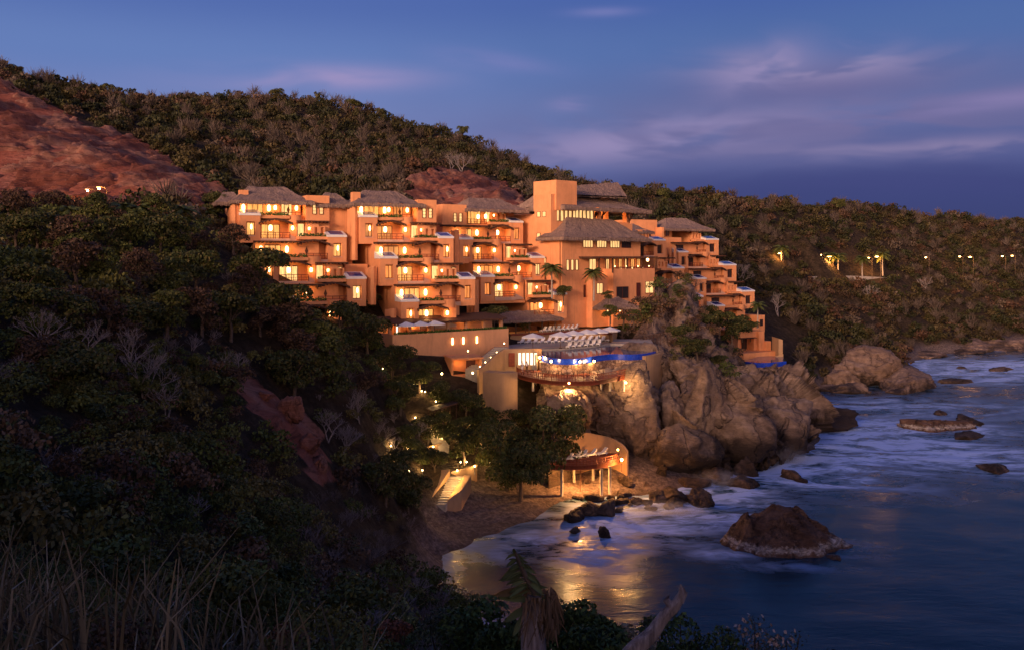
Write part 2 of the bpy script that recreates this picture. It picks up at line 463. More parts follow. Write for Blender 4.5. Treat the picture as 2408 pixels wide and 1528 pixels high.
def terrain_material():
    m, g, b = material('hillside_ground')
    p = g.pos()
    so = g.attr('soil', 2)
    n1 = g.noise(p, .06, 8, .65, .5); n2 = g.noise(p, .55, 8, .7)
    st = g.noise(g.scale(p, (.25, .25, 1.1)), .9, 8, .72, 1.2)
    forest = g.ramp(n2, [(.3, (.018, .013, .009)), (.5, (.045, .032, .020)), (.72, (.09, .06, .04))])
    red = g.ramp(n1, [(.33, (.22, .062, .038)), (.5, (.34, .115, .075)), (.66, (.46, .215, .15))])
    red = g.mix(g.maprange(st, .48, .66, 0, .85), red, (.09, .032, .024, 1))
    red = g.mix(g.maprange(n2, .55, .75, 0, .6), red, (.48, .27, .20, 1))
    nn = g.math('ADD', so, g.math('MULTIPLY', g.math('SUBTRACT', n2, .5), .9))
    c = g.mix(g.maprange(nn, .4, .6), forest, red)
    sep = g.new('ShaderNodeSeparateXYZ'); g.l.new(p, sep.inputs[0])
    zz = g.math('ADD', sep.outputs[2], g.math('MULTIPLY', g.math('SUBTRACT', n2, .5), 2.0))
    peb = g.ramp(g.noise(p, 1.6, 8, .75), [(.35, (.07, .05, .045)), (.5, (.16, .12, .105)), (.68, (.30, .23, .20))])
    c = g.mix(g.maprange(zz, 2.2, 4.6, 1, 0), c, peb)
    c = g.mix(g.maprange(zz, -.6, .5, 1, 0), c, (.035, .026, .026, 1))
    g.put(b.inputs['Base Color'], c)
    b.inputs['Roughness'].default_value = .95; b.inputs['Specular IOR Level'].default_value = .1
    h = g.math('ADD', g.math('MULTIPLY', st, 1.4), n2)
    g.put(b.inputs['Normal'], g.bump(h, 1.0, .9))
    return m
ny, nx = GX.shape
idx = np.arange(ny * nx).reshape(ny, nx)
fq = np.stack([idx[:-1, :-1], idx[:-1, 1:], idx[1:, 1:], idx[1:, :-1]], -1).reshape(-1, 4)
me = mesh_np('hillside', np.stack([GX, GY, GZ], -1).reshape(-1, 3), fq, terrain_material(), smooth=True)
a = me.attributes.new('soil', 'FLOAT', 'POINT'); a.data.foreach_set('value', soil.astype(np.float32).ravel())
tag(link('hillside', me), kind='structure')

def cut_patch(name, x0, x1, y0, y1, poly, ya, yb, step=.5):
    X, Y = np.meshgrid(np.arange(x0, x1, step), np.arange(y0, y1, step)); Z = ground(X, Y)
    px, py = project(X, Y, Z)
    u = X + Z * .7; w = Z - X * .35
    dz = np.abs(fbm(u / 10, w / 3.4, 6, 41)) * 5.0 + fbm(u / 2.4, w / .7, 5, 47) * 2.6 - np.clip(1 - np.abs(fbm(u / 14, w / 11, 4, 53)) * 16, 0, 1) * 1.6
    Z = Z + .25 + dz
    jx = fbm(X / 5, Y / 5, 4, 61) * 26; jy = fbm(X / 5, Y / 5, 4, 67) * 26
    ok = inpoly(px + jx, py + jy, poly) & (Y > ya) & (Y < yb)
    n2, n1 = X.shape; ii = np.arange(n1 * n2).reshape(n2, n1)
    q = np.stack([ii[:-1, :-1], ii[:-1, 1:], ii[1:, 1:], ii[1:, :-1]], -1).reshape(-1, 4)
    q = q[ok.ravel()[q].all(1)]
    use, inv = np.unique(q, return_inverse=True)
    P = np.stack([X - dz * .25, Y - dz * .55, Z], -1).reshape(-1, 3)[use]
    tag(link(name, mesh_np(name, P, inv.reshape(q.shape), M['red_cut'])), kind='structure')
def red_cut():
    m, g, b = material('red_earth')
    p = g.pos()
    n1 = g.noise(p, .07, 6, .6, .4); n2 = g.noise(p, .9, 8, .75)
    st = g.noise(g.scale(p, (.30, .30, 1.5)), .8, 8, .75, 1.4)
    c = g.ramp(n1, [(.34, (.15, .050, .034)), (.48, (.22, .082, .058)), (.60, (.32, .165, .12)), (.7, (.24, .095, .068))])
    c = g.mix(g.maprange(st, .50, .64, 0, .8), c, (.05, .022, .018, 1))
    c = g.mix(g.maprange(n2, .56, .74, 0, .65), c, (.38, .235, .185, 1))
    g.put(b.inputs['Base Color'], c); b.inputs['Roughness'].default_value = .95; b.inputs['Specular IOR Level'].default_value = .1
    g.put(b.inputs['Normal'], g.bump(g.math('ADD', g.math('MULTIPLY', st, 1.2), n2), 1.0, .6))
    return m
M['red_cut'] = red_cut()
cut_patch('red_cut_slope', -215, -50, 168, 292, CUT1, 150, 300)
cut_patch('red_cut_slope', -36, 16, 205, 292, CUT2, 205, 300)

# ---------------------------------------------------------------- sea
FOAM = [  # view px, view py, half-sizes in metres (across, along), strength
    (1780, 1090, 22, 9, 1.35), (1850, 1080, 18, 10, 1.2), (1900, 1060, 30, 12, 1.05), (2050, 1040, 26, 13, .9), (1990, 1000, 24, 12, .8), (1900, 1130, 22, 8, .7), (2150, 1070, 26, 10, .7),
    (2280, 1085, 24, 6, .6), (2100, 960, 30, 12, .55), (2000, 985, 20, 8, .6), (2280, 870, 30, 14, .75), (2380, 858, 40, 10, .8), (2250, 1010, 14, 8, .6), (2310, 1060, 16, 5, .6), (2370, 1110, 16, 4, .5),
    (1660, 1150, 13, 6, 1.1), (1560, 1200, 17, 7, 1.1), (1500, 1230, 12, 7, 1.0), (1420, 1250, 11, 7, .7), (1640, 1220, 13, 6, .7), (1380, 1300, 8, 8, .55), (1270, 1265, 10, 6, .45), (1580, 1270, 10, 4, .5), (1720, 1180, 12, 5, .6),
    (1700, 1300, 8, 3, .5), (1860, 1330, 10, 2.5, .35), (1990, 1290, 6, 3, .45), (1180, 1300, 8, 5, .25), (2200, 955, 26, 8, .45), (1750, 1130, 14, 6, .8), (2050, 1110, 20, 5, .5), (1480, 1290, 8, 3, .4)]
wx = np.concatenate([np.linspace(-900, -40, 12), np.arange(-34, 230, 1.1), np.geomspace(232, 9000, 60)])
wy = np.concatenate([np.linspace(-900, 40, 12), np.arange(46, 420, 1.1), np.geomspace(424, 12000, 60)])
WX, WY = np.meshgrid(wx, wy)
fo = np.zeros(WX.shape)
wob = fbm(WX / 16, WY / 16, 4, 21) * 1.6
for px, py, ax, ay, s in FOAM:
    c = WZ(px, py, 0)
    ax *= c.y / 160; ay *= c.y / 160 * 1.35
    d = ((WX - c.x) / ax) ** 2 + ((WY - c.y) / ay) ** 2
    fo = np.maximum(fo, s * np.exp(-d * 1.1 * np.exp(wob)))
gz = np.where((WX > gx[0]) & (WX < gx[-1]) & (WY > gy[0]) & (WY < gy[-1]), ground(WX, WY), -6)
shore = np.clip((gz + 2.6) / 2.6, 0, 1)
fo = np.maximum(fo, shore * .26)
def water_material():
    m, g, b = material('sea_water')
    p = g.pos()
    f = g.attr('foam', 2)
    ps = g.scale(p, (.55, 1.0, 1))
    s1 = g.noise(ps, .075, 6, .6, 2.6); s2 = g.noise(g.scale(p, (.5, 1.0, 1)), .30, 7, .66, 3.2)
    t = g.math('ADD', g.math('MULTIPLY', s1, 1.1), g.math('MULTIPLY', s2, .75))
    k = g.math('MULTIPLY', f, g.maprange(t, .70, 1.14, .06, 1.35, True))
    k = g.maprange(k, .03, .74, 0, 1)
    deep = g.mix(g.maprange(s1, .35, .65), (.003, .020, .036, 1), (.005, .034, .056, 1))
    deep = g.mix(g.maprange(f, .1, .7, 0, .6), deep, (.010, .075, .13, 1))
    g.put(b.inputs['Base Color'], g.mix(g.math('MULTIPLY', k, .95), deep, (.42, .56, .88, 1)))
    g.put(b.inputs['Roughness'], g.maprange(k, 0, .6, .22, .9))
    b.inputs['IOR'].default_value = 1.33; b.inputs['Specular IOR Level'].default_value = .3
    h = g.noise(g.scale(p, (.45, 1.0, 1)), .75, 5, .6, .4)
    g.put(b.inputs['Normal'], g.bump(h, .22, .3))
    return m
ny, nx = WX.shape
idx = np.arange(ny * nx).reshape(ny, nx)
fq = np.stack([idx[:-1, :-1], idx[:-1, 1:], idx[1:, 1:], idx[1:, :-1]], -1).reshape(-1, 4)
wz = fbm(WX / 7, WY / 5, 3, 31) * .35 + fo * fbm(WX / 4, WY / 3, 3, 37) * .9
wz[(WX < -40) | (WY < 45) | (WX > 230) | (WY > 420)] *= 0
me = mesh_np('sea', np.stack([WX, WY, wz], -1).reshape(-1, 3), fq, water_material(), smooth=True)
a = me.attributes.new('foam', 'FLOAT', 'POINT'); a.data.foreach_set('value', fo.astype(np.float32).ravel())
tag(link('sea', me), kind='structure')

# ---------------------------------------------------------------- sky, sun, camera
SUN_AZ = Vector((-.50, -.86))          # horizontal direction towards the last glow, behind the camera
SUN_EL = R(11.5)
w = bpy.data.worlds.new('World'); bpy.context.scene.world = w; w.use_nodes = True
g = N(w.node_tree)
bg = w.node_tree.nodes['Background']
d = g.new('ShaderNodeTexCoord').outputs['Generated']
sep = g.new('ShaderNodeSeparateXYZ'); g.l.new(d, sep.inputs[0])
hor = g.math('SQRT', g.math('ADD', g.math('MULTIPLY', sep.outputs[0], sep.outputs[0]), g.math('MULTIPLY', sep.outputs[1], sep.outputs[1])))
el = g.math('ARCTAN2', sep.outputs[2], hor)
az = g.math('ARCTAN2', sep.outputs[0], sep.outputs[1])          # 0 straight ahead, + to the right
cmb = g.new('ShaderNodeCombineXYZ'); g.l.new(az, cmb.inputs[0]); g.l.new(el, cmb.inputs[1])
ae = cmb.outputs[0]
left = g.ramp(g.maprange(el, 0, .5), [(0, (.10, .11, .28)), (.30, (.10, .142, .345)), (.42, (.064, .128, .345)), (.56, (.035, .085, .30)), (1, (.02, .055, .22))])
right = g.ramp(g.maprange(el, 0, .5), [(0, (.022, .030, .115)), (.14, (.024, .034, .14)), (.21, (.052, .068, .21)), (.33, (.056, .09, .25)), (.46, (.036, .09, .275)), (.58, (.022, .068, .27)), (1, (.015, .05, .21))])
for rr in (left, right): rr.node.color_ramp.interpolation = 'EASE'
wob = g.noise(g.scale(ae, (3, 3, 1)), 2.0, 3)
t = g.maprange(g.math('ADD', az, g.math('MULTIPLY', g.math('SUBTRACT', wob, .5), .2)), -.30, .30, 0, 1, True)
sky = g.mix(t, left, right)
def cloud(sky, a0, e0, sa, se, amt, col, nsc=(5, 22, 1), seed=0.0, thr=(.27, .55), tilt=0.0):
    x = g.math('SUBTRACT', az, a0); y = g.math('SUBTRACT', g.math('SUBTRACT', el, e0), g.math('MULTIPLY', x, tilt))
    q = g.math('ADD', g.math('POWER', g.math('ABSOLUTE', g.math('DIVIDE', x, sa)), 2.0), g.math('POWER', g.math('ABSOLUTE', g.math('DIVIDE', y, se)), 2.0))
    fall = g.math('EXPONENT', g.math('MULTIPLY', q, -1.0))
    mp = g.new('ShaderNodeMapping'); g.l.new(ae, mp.inputs[0]); mp.inputs['Scale'].default_value = nsc; mp.inputs['Location'].default_value = (seed, seed * .7, 0)
    n = g.noise(mp.outputs[0], 1.0, 3.2, .5, .5)
    k = g.math('MULTIPLY', g.math('MULTIPLY', fall, g.maprange(n, *thr, .15, 1, True)), min(1, amt * 1.25))
    return g.mix(k, sky, (*col, 1))
def az_el(px, py): x = (px - HX) / F; y = (HY - py) / F; return math.atan(x), math.atan2(y, math.hypot(1, x))
PINK = (.23, .18, .31); MAUVE = (.125, .112, .25); DUSK = (.028, .036, .15)
a0, e0 = az_el(1930, 200); sky = cloud(sky, a0, e0, .135, .024, .78, (.085, .085, .225), seed=1, thr=(.34, .50))
a0, e0 = az_el(1900, 150); sky = cloud(sky, a0, e0, .105, .017, .95, (.23, .18, .33), seed=2, thr=(.40, .56), nsc=(7, 24, 1), tilt=-.03)
a0, e0 = az_el(1790, 160); sky = cloud(sky, a0, e0, .045, .022, .7, (.20, .165, .33), seed=8, thr=(.40, .56), nsc=(9, 26, 1), tilt=.25)
a0, e0 = az_el(740, 185); sky = cloud(sky, a0, e0, .11, .013, .85, (.24, .19, .38), seed=3, tilt=.04)
a0, e0 = az_el(1900, 300); sky = cloud(sky, a0, e0, .36, .030, .85, (.095, .09, .225), seed=4, tilt=.03, thr=(.36, .54), nsc=(6, 26, 1))
a0, e0 = az_el(1500, 330); sky = cloud(sky, a0, e0, .17, .020, .9, (.20, .165, .33), seed=5, nsc=(7, 28, 1), tilt=.10, thr=(.38, .60))
a0, e0 = az_el(2330, 240); sky = cloud(sky, a0, e0, .10, .010, .9, (.15, .125, .29), seed=6, tilt=.06)
a0, e0 = az_el(1340, 245); sky = cloud(sky, a0, e0, .022, .007, .8, (.17, .15, .34), seed=7)
a0, e0 = az_el(1160, 145); sky = cloud(sky, a0, e0, .06, .010, .45, (.14, .14, .36), seed=9, tilt=-.12)
a0, e0 = az_el(1420, 28); sky = cloud(sky, a0, e0, .035, .005, .45, (.13, .14, .36), seed=11)
a0, e0 = az_el(2150, 350); sky = cloud(sky, a0, e0, .16, .010, .9, (.17, .14, .28), seed=12, nsc=(8, 32, 1), thr=(.40, .60))
a0, e0 = az_el(2250, 415); sky = cloud(sky, a0, e0, .30, .018, .75, DUSK, seed=10)
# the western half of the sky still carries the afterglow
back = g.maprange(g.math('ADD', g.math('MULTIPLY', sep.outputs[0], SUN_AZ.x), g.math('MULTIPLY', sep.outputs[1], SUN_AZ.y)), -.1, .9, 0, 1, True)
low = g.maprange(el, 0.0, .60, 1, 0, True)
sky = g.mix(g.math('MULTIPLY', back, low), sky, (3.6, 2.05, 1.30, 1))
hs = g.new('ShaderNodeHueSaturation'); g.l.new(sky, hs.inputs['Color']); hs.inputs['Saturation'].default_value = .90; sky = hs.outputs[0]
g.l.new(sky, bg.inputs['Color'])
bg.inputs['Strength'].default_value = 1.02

sl = bpy.data.lights.new('dusk_glow', 'SUN'); sl.energy = 3.1; sl.angle = R(16); sl.color = (1.0, .61, .42)
so = bpy.data.objects.new('dusk_glow', sl); C.objects.link(so)
to_sun = Vector((SUN_AZ.x * math.cos(SUN_EL), SUN_AZ.y * math.cos(SUN_EL), math.sin(SUN_EL)))
so.rotation_euler = to_sun.to_track_quat('Z', 'Y').to_euler()

cam = bpy.data.cameras.new('camera'); co = bpy.data.objects.new('camera', cam); C.objects.link(co)
co.location = (0, 0, H); co.rotation_euler = (R(90), 0, 0)
cam.sensor_width = 36; cam.lens = F / 2408 * 36
cam.shift_y = (HY - 763) / 2408.0
cam.clip_end = 20000; cam.clip_start = .1
sc = bpy.context.scene; sc.camera = co
sc.view_settings.view_transform = 'Standard'; sc.view_settings.look = 'None'; sc.view_settings.gamma = 1; sc.view_settings.exposure = .45
sc.cycles.use_denoising = True
sc.cycles.sample_clamp_indirect = 1.5; sc.cycles.sample_clamp_direct = 0
sc.cycles.max_bounces = 6; sc.cycles.diffuse_bounces = 3; sc.cycles.glossy_bounces = 3

# ---------------------------------------------------------------- plants
def rand_unit(n):
    v = rng.normal(size=(n, 3)); return v / np.linalg.norm(v, axis=1)[:, None]
def leaf_quads(c, nrm, size, aspect=.5, seed=None):
    """pointed leaves: centre points c, facing nrm, length size"""
    n = len(c)
    a = np.cross(nrm, rand_unit(n)); a /= (np.linalg.norm(a, axis=1)[:, None] + 1e-9)
    b = np.cross(nrm, a)
    s = np.asarray(size).reshape(-1, 1) * np.ones((n, 1))
    p0 = c - a * s * .5; p2 = c + a * s * .5
    p1 = c + b * s * aspect * .5 - a * s * .08; p3 = c - b * s * aspect * .5 - a * s * .08
    v = np.stack([p0, p1, p2, p3], 1).reshape(-1, 3)
    return v, np.arange(4 * n).reshape(-1, 4)
def crown_points(n, r, h, lobes, flat=.75, seed=0, lk=1.0):
    """points spread through the shells of several lobes, with their outward normals"""
    cs = []
    for i in range(lobes):
        t = 2 * math.pi * (i + rng.random()) / lobes
        rad = r * (.2 + .6 * rng.random())
        cs.append((math.cos(t) * rad, math.sin(t) * rad, h * (.20 + .64 * rng.random()), lk * r * (.30 + .26 * rng.random())))
    cs.append((0, 0, h * .78, r * .45 * lk))
    cs = np.array(cs)
    k = rng.choice(len(cs), n, p=cs[:, 3] ** 2 / (cs[:, 3] ** 2).sum())
    u = rand_unit(n); u[:, 2] = np.where(u[:, 2] < -.35, -u[:, 2], u[:, 2])
    rr = cs[k, 3] * (1 - .42 * rng.random(n) ** 2.2)
    p = cs[k, :3] + u * rr[:, None] * np.array([1, 1, flat])
    nn = u + .9 * rand_unit(n); nn /= np.linalg.norm(nn, axis=1)[:, None]
    return p, nn, cs
GREENS = np.array([(.040, .042, .014), (.055, .052, .018), (.070, .058, .022), (.034, .040, .016), (.085, .066, .028), (.060, .045, .022), (.045, .048, .020)])
BROWNS = np.array([(.10, .055, .034), (.12, .075, .050), (.085, .055, .035), (.13, .10, .075)])

def far_proto(n, seed, bare=False):
    if bare:
        vs = []; 
        for i in range(n):
            t = rng.random() * 6.28; e = .35 + rng.random() * 1.1
            L = .5 + .5 * rng.random(); st = np.array([0, 0, .25 + .5 * rng.random()])
            if i > n // 4: st = st + np.array([math.cos(t + 1), math.sin(t + 1), .4]) * .35 * rng.random()
            dr = np.array([math.cos(t) * math.cos(e), math.sin(t) * math.cos(e), math.sin(e)])
            q = np.cross(dr, rand_unit(1)[0]); q /= np.linalg.norm(q)
            w0 = .016 if i > n // 4 else .03
            a_, b_ = st, st + dr * L * .75
            vs += [a_ - q * w0, a_ + q * w0, b_ + q * w0 * .4, b_ - q * w0 * .4]
        vs = np.array(vs); return vs, np.arange(len(vs)).reshape(-1, 4), np.ones((len(vs), 1))
    p, nn, cs = crown_points(n, 1.0, 1.35, 6)
    v, f = leaf_quads(p, nn, .15 + .13 * rng.random(n), .8)
    sh = (.75 + .5 * rng.random(n))
    tr = MB().tube([(0, 0, -.6), (.04, 0, .4), (0, .05, 1.0)], [.07, .05, .03], 4)
    v2 = np.array(tr.v); 
    f2 = np.array([q for q in tr.f if len(q) == 4]) + len(v)
    return np.vstack([v, v2]), np.vstack([f, f2]), np.vstack([np.repeat(sh, 4)[:, None], np.full((len(v2), 1), .9)])

def merge(items):
    """items: (proto, pos, scale xy, scale z, rot, colour)"""
    V = []; Fc = []; T = []; off = 0
    for (v, f, sh), pos, s, sz, rot, col in items:
        c_, s_ = math.cos(rot), math.sin(rot)
        x = (v[:, 0] * c_ - v[:, 1] * s_) * s + pos[0]; y = (v[:, 0] * s_ + v[:, 1] * c_) * s + pos[1]; z = v[:, 2] * sz + pos[2]
        V.append(np.stack([x, y, z], 1)); Fc.append(f + off); T.append(sh * np.asarray(col)[None]); off += len(v)
    return np.vstack(V), np.vstack(Fc), np.vstack(T)

def visible(x, y, z, tol=7.0):
    ok = np.ones(len(x), bool)
    for t in np.linspace(.12, .97, 60):
        ok &= ground(x * t, y * t) < (H + (z - H) * t) + tol
    return ok

NOFOREST = [([(480, 430), (1240, 440), (1240, 1250), (930, 1250), (930, 830), (640, 760), (560, 600)], 110, 202),
            ([(1200, 430), (1570, 430), (1570, 1200), (1200, 1200)], 110, 222), ([(1490, 520), (1720, 520), (1870, 780), (1870, 1100), (1490, 1100)], 110, 296),
            ([(1895, 585), (2110, 590), (2110, 660), (1895, 660)], 340, 402)]
HIGH = []
def forest(n, x0, x1, y0, y1, dens):
    x = rng.uniform(x0, x1, n); y = rng.uniform(y0, y1, n)
    z = ground(x, y)
    px, py = project(x, y, z)
    ok = (z > 2.0) & (px > -260) & (px < 2680) & (y > 1) & dens(x, y, z, px, py)
    ok &= ~(inpoly(px, py, CUT1) & (y > 150) & (y < 300)) & ~(inpoly(px, py, CUT2) & (y > 205) & (y < 300)) & ~(inpoly(px, py, GULLY) & (y < 112))
    for poly, ya, yb in NOFOREST: ok &= ~(inpoly(px, py, poly) & (y > ya) & (y < yb))
    x, y, z = x[ok], y[ok], z[ok]
    ok = visible(x, y, z + 4)
    return x[ok], y[ok], z[ok]
PF = [far_proto(230, i) for i in range(9)]; PFF = [far_proto(140, i) for i in range(7)]; PB = [far_proto(90, i, True) for i in range(5)]
def forest_items(x, y, z, smin, smax):
    it = []
    pat = fbm(x / 45, y / 45, 3, 51)
    for i in range(len(x)):
        r_ = rng.random()
        s = smin + (smax - smin) * rng.random() ** 1.6
        if r_ < .14:
            it.append((PB[rng.integers(5)], (x[i], y[i], z[i]), s * 1.15, s * 1.35, rng.random() * 6.28, np.array([.09, .070, .060]) * (.6 + .6 * rng.random())))
            continue
        dry = r_ < .24 + .5 * max(0, pat[i] * 2)
        col = (BROWNS[rng.integers(4)] if dry else GREENS[rng.integers(7)]) * (.56 + .30 * rng.random())
        P_ = PFF if y[i] > 330 else PF
        it.append((P_[rng.integers(len(P_))], (x[i], y[i], z[i] - .55 * s), s, s * (.8 + .6 * rng.random()), rng.random() * 6.28, col))
    return it
x, y, z = forest(25000, -280, 425, 150, 620, lambda x, y, z, px, py: np.ones(len(x), bool))
NOTOP = [(x, y, z)]
v, f, t = merge(forest_items(x, y, z, 1.5, 4.3))
tag(link('hillside_forest', mesh_np('hillside_forest', v, f, M['foliage'], t)), 'dry dusky forest covering the hills behind the hotel', 'forest', kind='stuff')
print('forest', len(x), len(f))
# ================================================================= the hotel
HS = 1.22          # the hotel stands this much farther off than first measured
LAMPS = []
def lamp(parent, loc, watts, col=(1.0, .43, .12), r=.15):
    l = bpy.data.lights.new('lantern_light', 'POINT'); l.energy = watts * (HS ** 2 if parent else 1); l.color = col; l.shadow_soft_size = r
    o = bpy.data.objects.new('lantern_light', l); C.objects.link(o); o.parent = parent; o.location = loc
    LAMPS.append(o); return o

def window(parent, x0, x1, y, z0, z1, nx=2, nz=1, pane=None, t=.08, name='window'):
    """a framed window in a wall facing -y: frame with its glass as a sub-part"""
    f = MB(); d = .10
    f.box(x0, x0 + t, y - d, y, z0, z1).box(x1 - t, x1, y - d, y, z0, z1)
    f.box(x0 + t, x1 - t, y - d, y, z0, z0 + t).box(x0 + t, x1 - t, y - d, y, z1 - t, z1)
    for i in range(1, nx):
        xm = x0 + (x1 - x0) * i / nx; f.box(xm - t / 2, xm + t / 2, y - d + .01, y, z0 + t, z1 - t)
    for i in range(1, nz):
        zm = z0 + (z1 - z0) * i / nz; f.box(x0 + t, x1 - t, y - d + .02, y, zm - t / 3, zm + t / 3)
    o = f.build(name, M['frame'], parent)
    MB().box(x0 + t * .5, x1 - t * .5, y - .04, y - .006, z0 + t * .5, z1 - t * .5).build('pane', pane or M['lit_warm'], o)
    return o

def window_x(parent, x, y0, y1, z0, z1, pane=None, t=.08, n=1):
    """the same in a wall facing -x"""
    f = MB(); d = .08
    f.box(x - d, x, y0, y0 + t, z0, z1).box(x - d, x, y1 - t, y1, z0, z1).box(x - d, x, y0 + t, y1 - t, z0, z0 + t).box(x - d, x, y0 + t, y1 - t, z1 - t, z1)
    for i in range(1, n):
        ym = y0 + (y1 - y0) * i / n; f.box(x - d + .01, x, ym - t / 2, ym + t / 2, z0 + t, z1 - t)
    o = f.build('window', M['frame'], parent)
    MB().box(x - .04, x - .006, y0 + t * .5, y1 - t * .5, z0 + t * .5, z1 - t * .5).build('pane', pane or M['lit_pale'], o)
    return o

def railing(parent, x0, x1, y, z, h=1.0, mat=None, cross=True):
    m = MB(); n = max(2, int((x1 - x0) / .9))
    m.box(x0, x1, y - .05, y + .05, z + h - .09, z + h).box(x0, x1, y - .035, y + .035, z + h * .52, z + h * .52 + .06).box(x0, x1, y - .035, y + .035, z + .1, z + .17)
    for i in range(n + 1):
        xx = x0 + (x1 - x0) * i / n; m.box(xx - .045, xx + .045, y - .04, y + .04, z, z + h)
    for i in range(n * 2):
        xx = x0 + (x1 - x0) * (i + .5) / (n * 2); m.box(xx - .02, xx + .02, y - .02, y + .02, z + .17, z + h * .52)
    return m.build('railing', mat or M['red_wood'], parent)

def lantern(parent, x, y, z, watts=45, r=.24, h=.75, lit=True):
    m = MB().lathe((x, y, z), [(r * .6, 0), (r, h * .2), (r, h * .75), (r * .5, h)], 10)
    o = m.build('lantern', M['lantern'] if lit else M['canvas'], parent)
    if lit and watts: lamp(parent, (x, y - .42, z + h * .5), watts, r=.22)
    return o

def pergola(parent, x0, x1, y0, y1, z):
    m = MB(); m.box(x0, x1, y0, y1, z, z + .16)
    n = int((x1 - x0) / .55)
    for i in range(n + 1):
        xx = x0 + .12 + (x1 - x0 - .24) * i / n; m.box(xx - .07, xx + .07, y0 - .35, y1, z - .17, z - .003)
    return m.build('pergola', M['wood'], parent)

def hood(parent, x0, x1, y0, y1, ze, zr):
    """low arched hood of dark tiles over a balcony"""
    n = 10; top = []; bot = []
    xm = (x0 + x1) / 2
    for i in range(n + 1):
        t = i / n; xx = x0 + (x1 - x0) * t
        zz = ze + (zr - ze) * (1 - abs(2 * t - 1) ** 1.5)
        top.append((xx, zz)); bot.append((xx, zz - .22))
    m = MB(); vs = []
    for y in (y0, y1):
        vs += [(x, y, z) for x, z in top] + [(x, y, z) for x, z in bot]
    k = n + 1; fs = []
    for i in range(n):
        fs += [(i, i + 1, 2 * k + i + 1, 2 * k + i), (k + i + 1, k + i, 3 * k + i, 3 * k + i + 1), (i + 1, i, k + i, k + i + 1), (2 * k + i, 2 * k + i + 1, 3 * k + i + 1, 3 * k + i)]
    fs += [(0, 2 * k, 3 * k, k), (n, k + n, 3 * k + n, 2 * k + n)]
    m.add(vs, fs)
    for i in range(0, n + 1, 1):
        xx, zz = bot[i]; m.box(xx - .06, xx + .06, y0 - .25, y0 + .5, zz - .12, zz - .01)
    return m.build('balcony_hood', M['wood'], parent)

def solar_tray(parent, x0, x1, y0, y1, z, rise=.75):
    m = MB().hexa([(x0, y0, z), (x1, y0, z), (x1, y1, z), (x0, y1, z)], [(x0, y0, z + .28), (x1, y0, z + .28), (x1, y1, z + .28 + rise), (x0, y1, z + .28 + rise)])
    o = m.build('solar_tray', M['white'], parent)
    s = rise / (y1 - y0); a, b = x0 + (x1 - x0) * .2, x1 - (x1 - x0) * .14
    ya, yb = y0 + (y1 - y0) * .18, y1 - (y1 - y0) * .14
    za, zb = z + .28 + s * (ya - y0), z + .28 + s * (yb - y0)
    MB().hexa([(a, ya, za - .01), (b, ya, za - .01), (b, yb, zb - .01), (a, yb, zb - .01)], [(a, ya, za + .05), (b, ya, za + .05), (b, yb, zb + .05), (a, yb, zb + .05)]).build('solar_panel', M['solar'], o)
    return o

def hedge_mesh(x0, x1, y0, y1, h, seed):
    n = int((x1 - x0) * 70)
    p = np.stack([rng.uniform(x0, x1, n), rng.uniform(y0, y1, n), rng.uniform(0, h, n) * (.7 + .3 * rng.random(n))], 1)
    nn = rand_unit(n); nn[:, 2] = np.abs(nn[:, 2]); nn[:, 1] -= .4; nn /= np.linalg.norm(nn, axis=1)[:, None]
    v, f = leaf_quads(p, nn, .26, .7)
    t = np.repeat((np.array([.05, .11, .025]) * (.6 + .8 * rng.random((n, 1)))), 4, axis=0)
    return mesh_np('planter_hedge', v, f, M['foliage'], t)

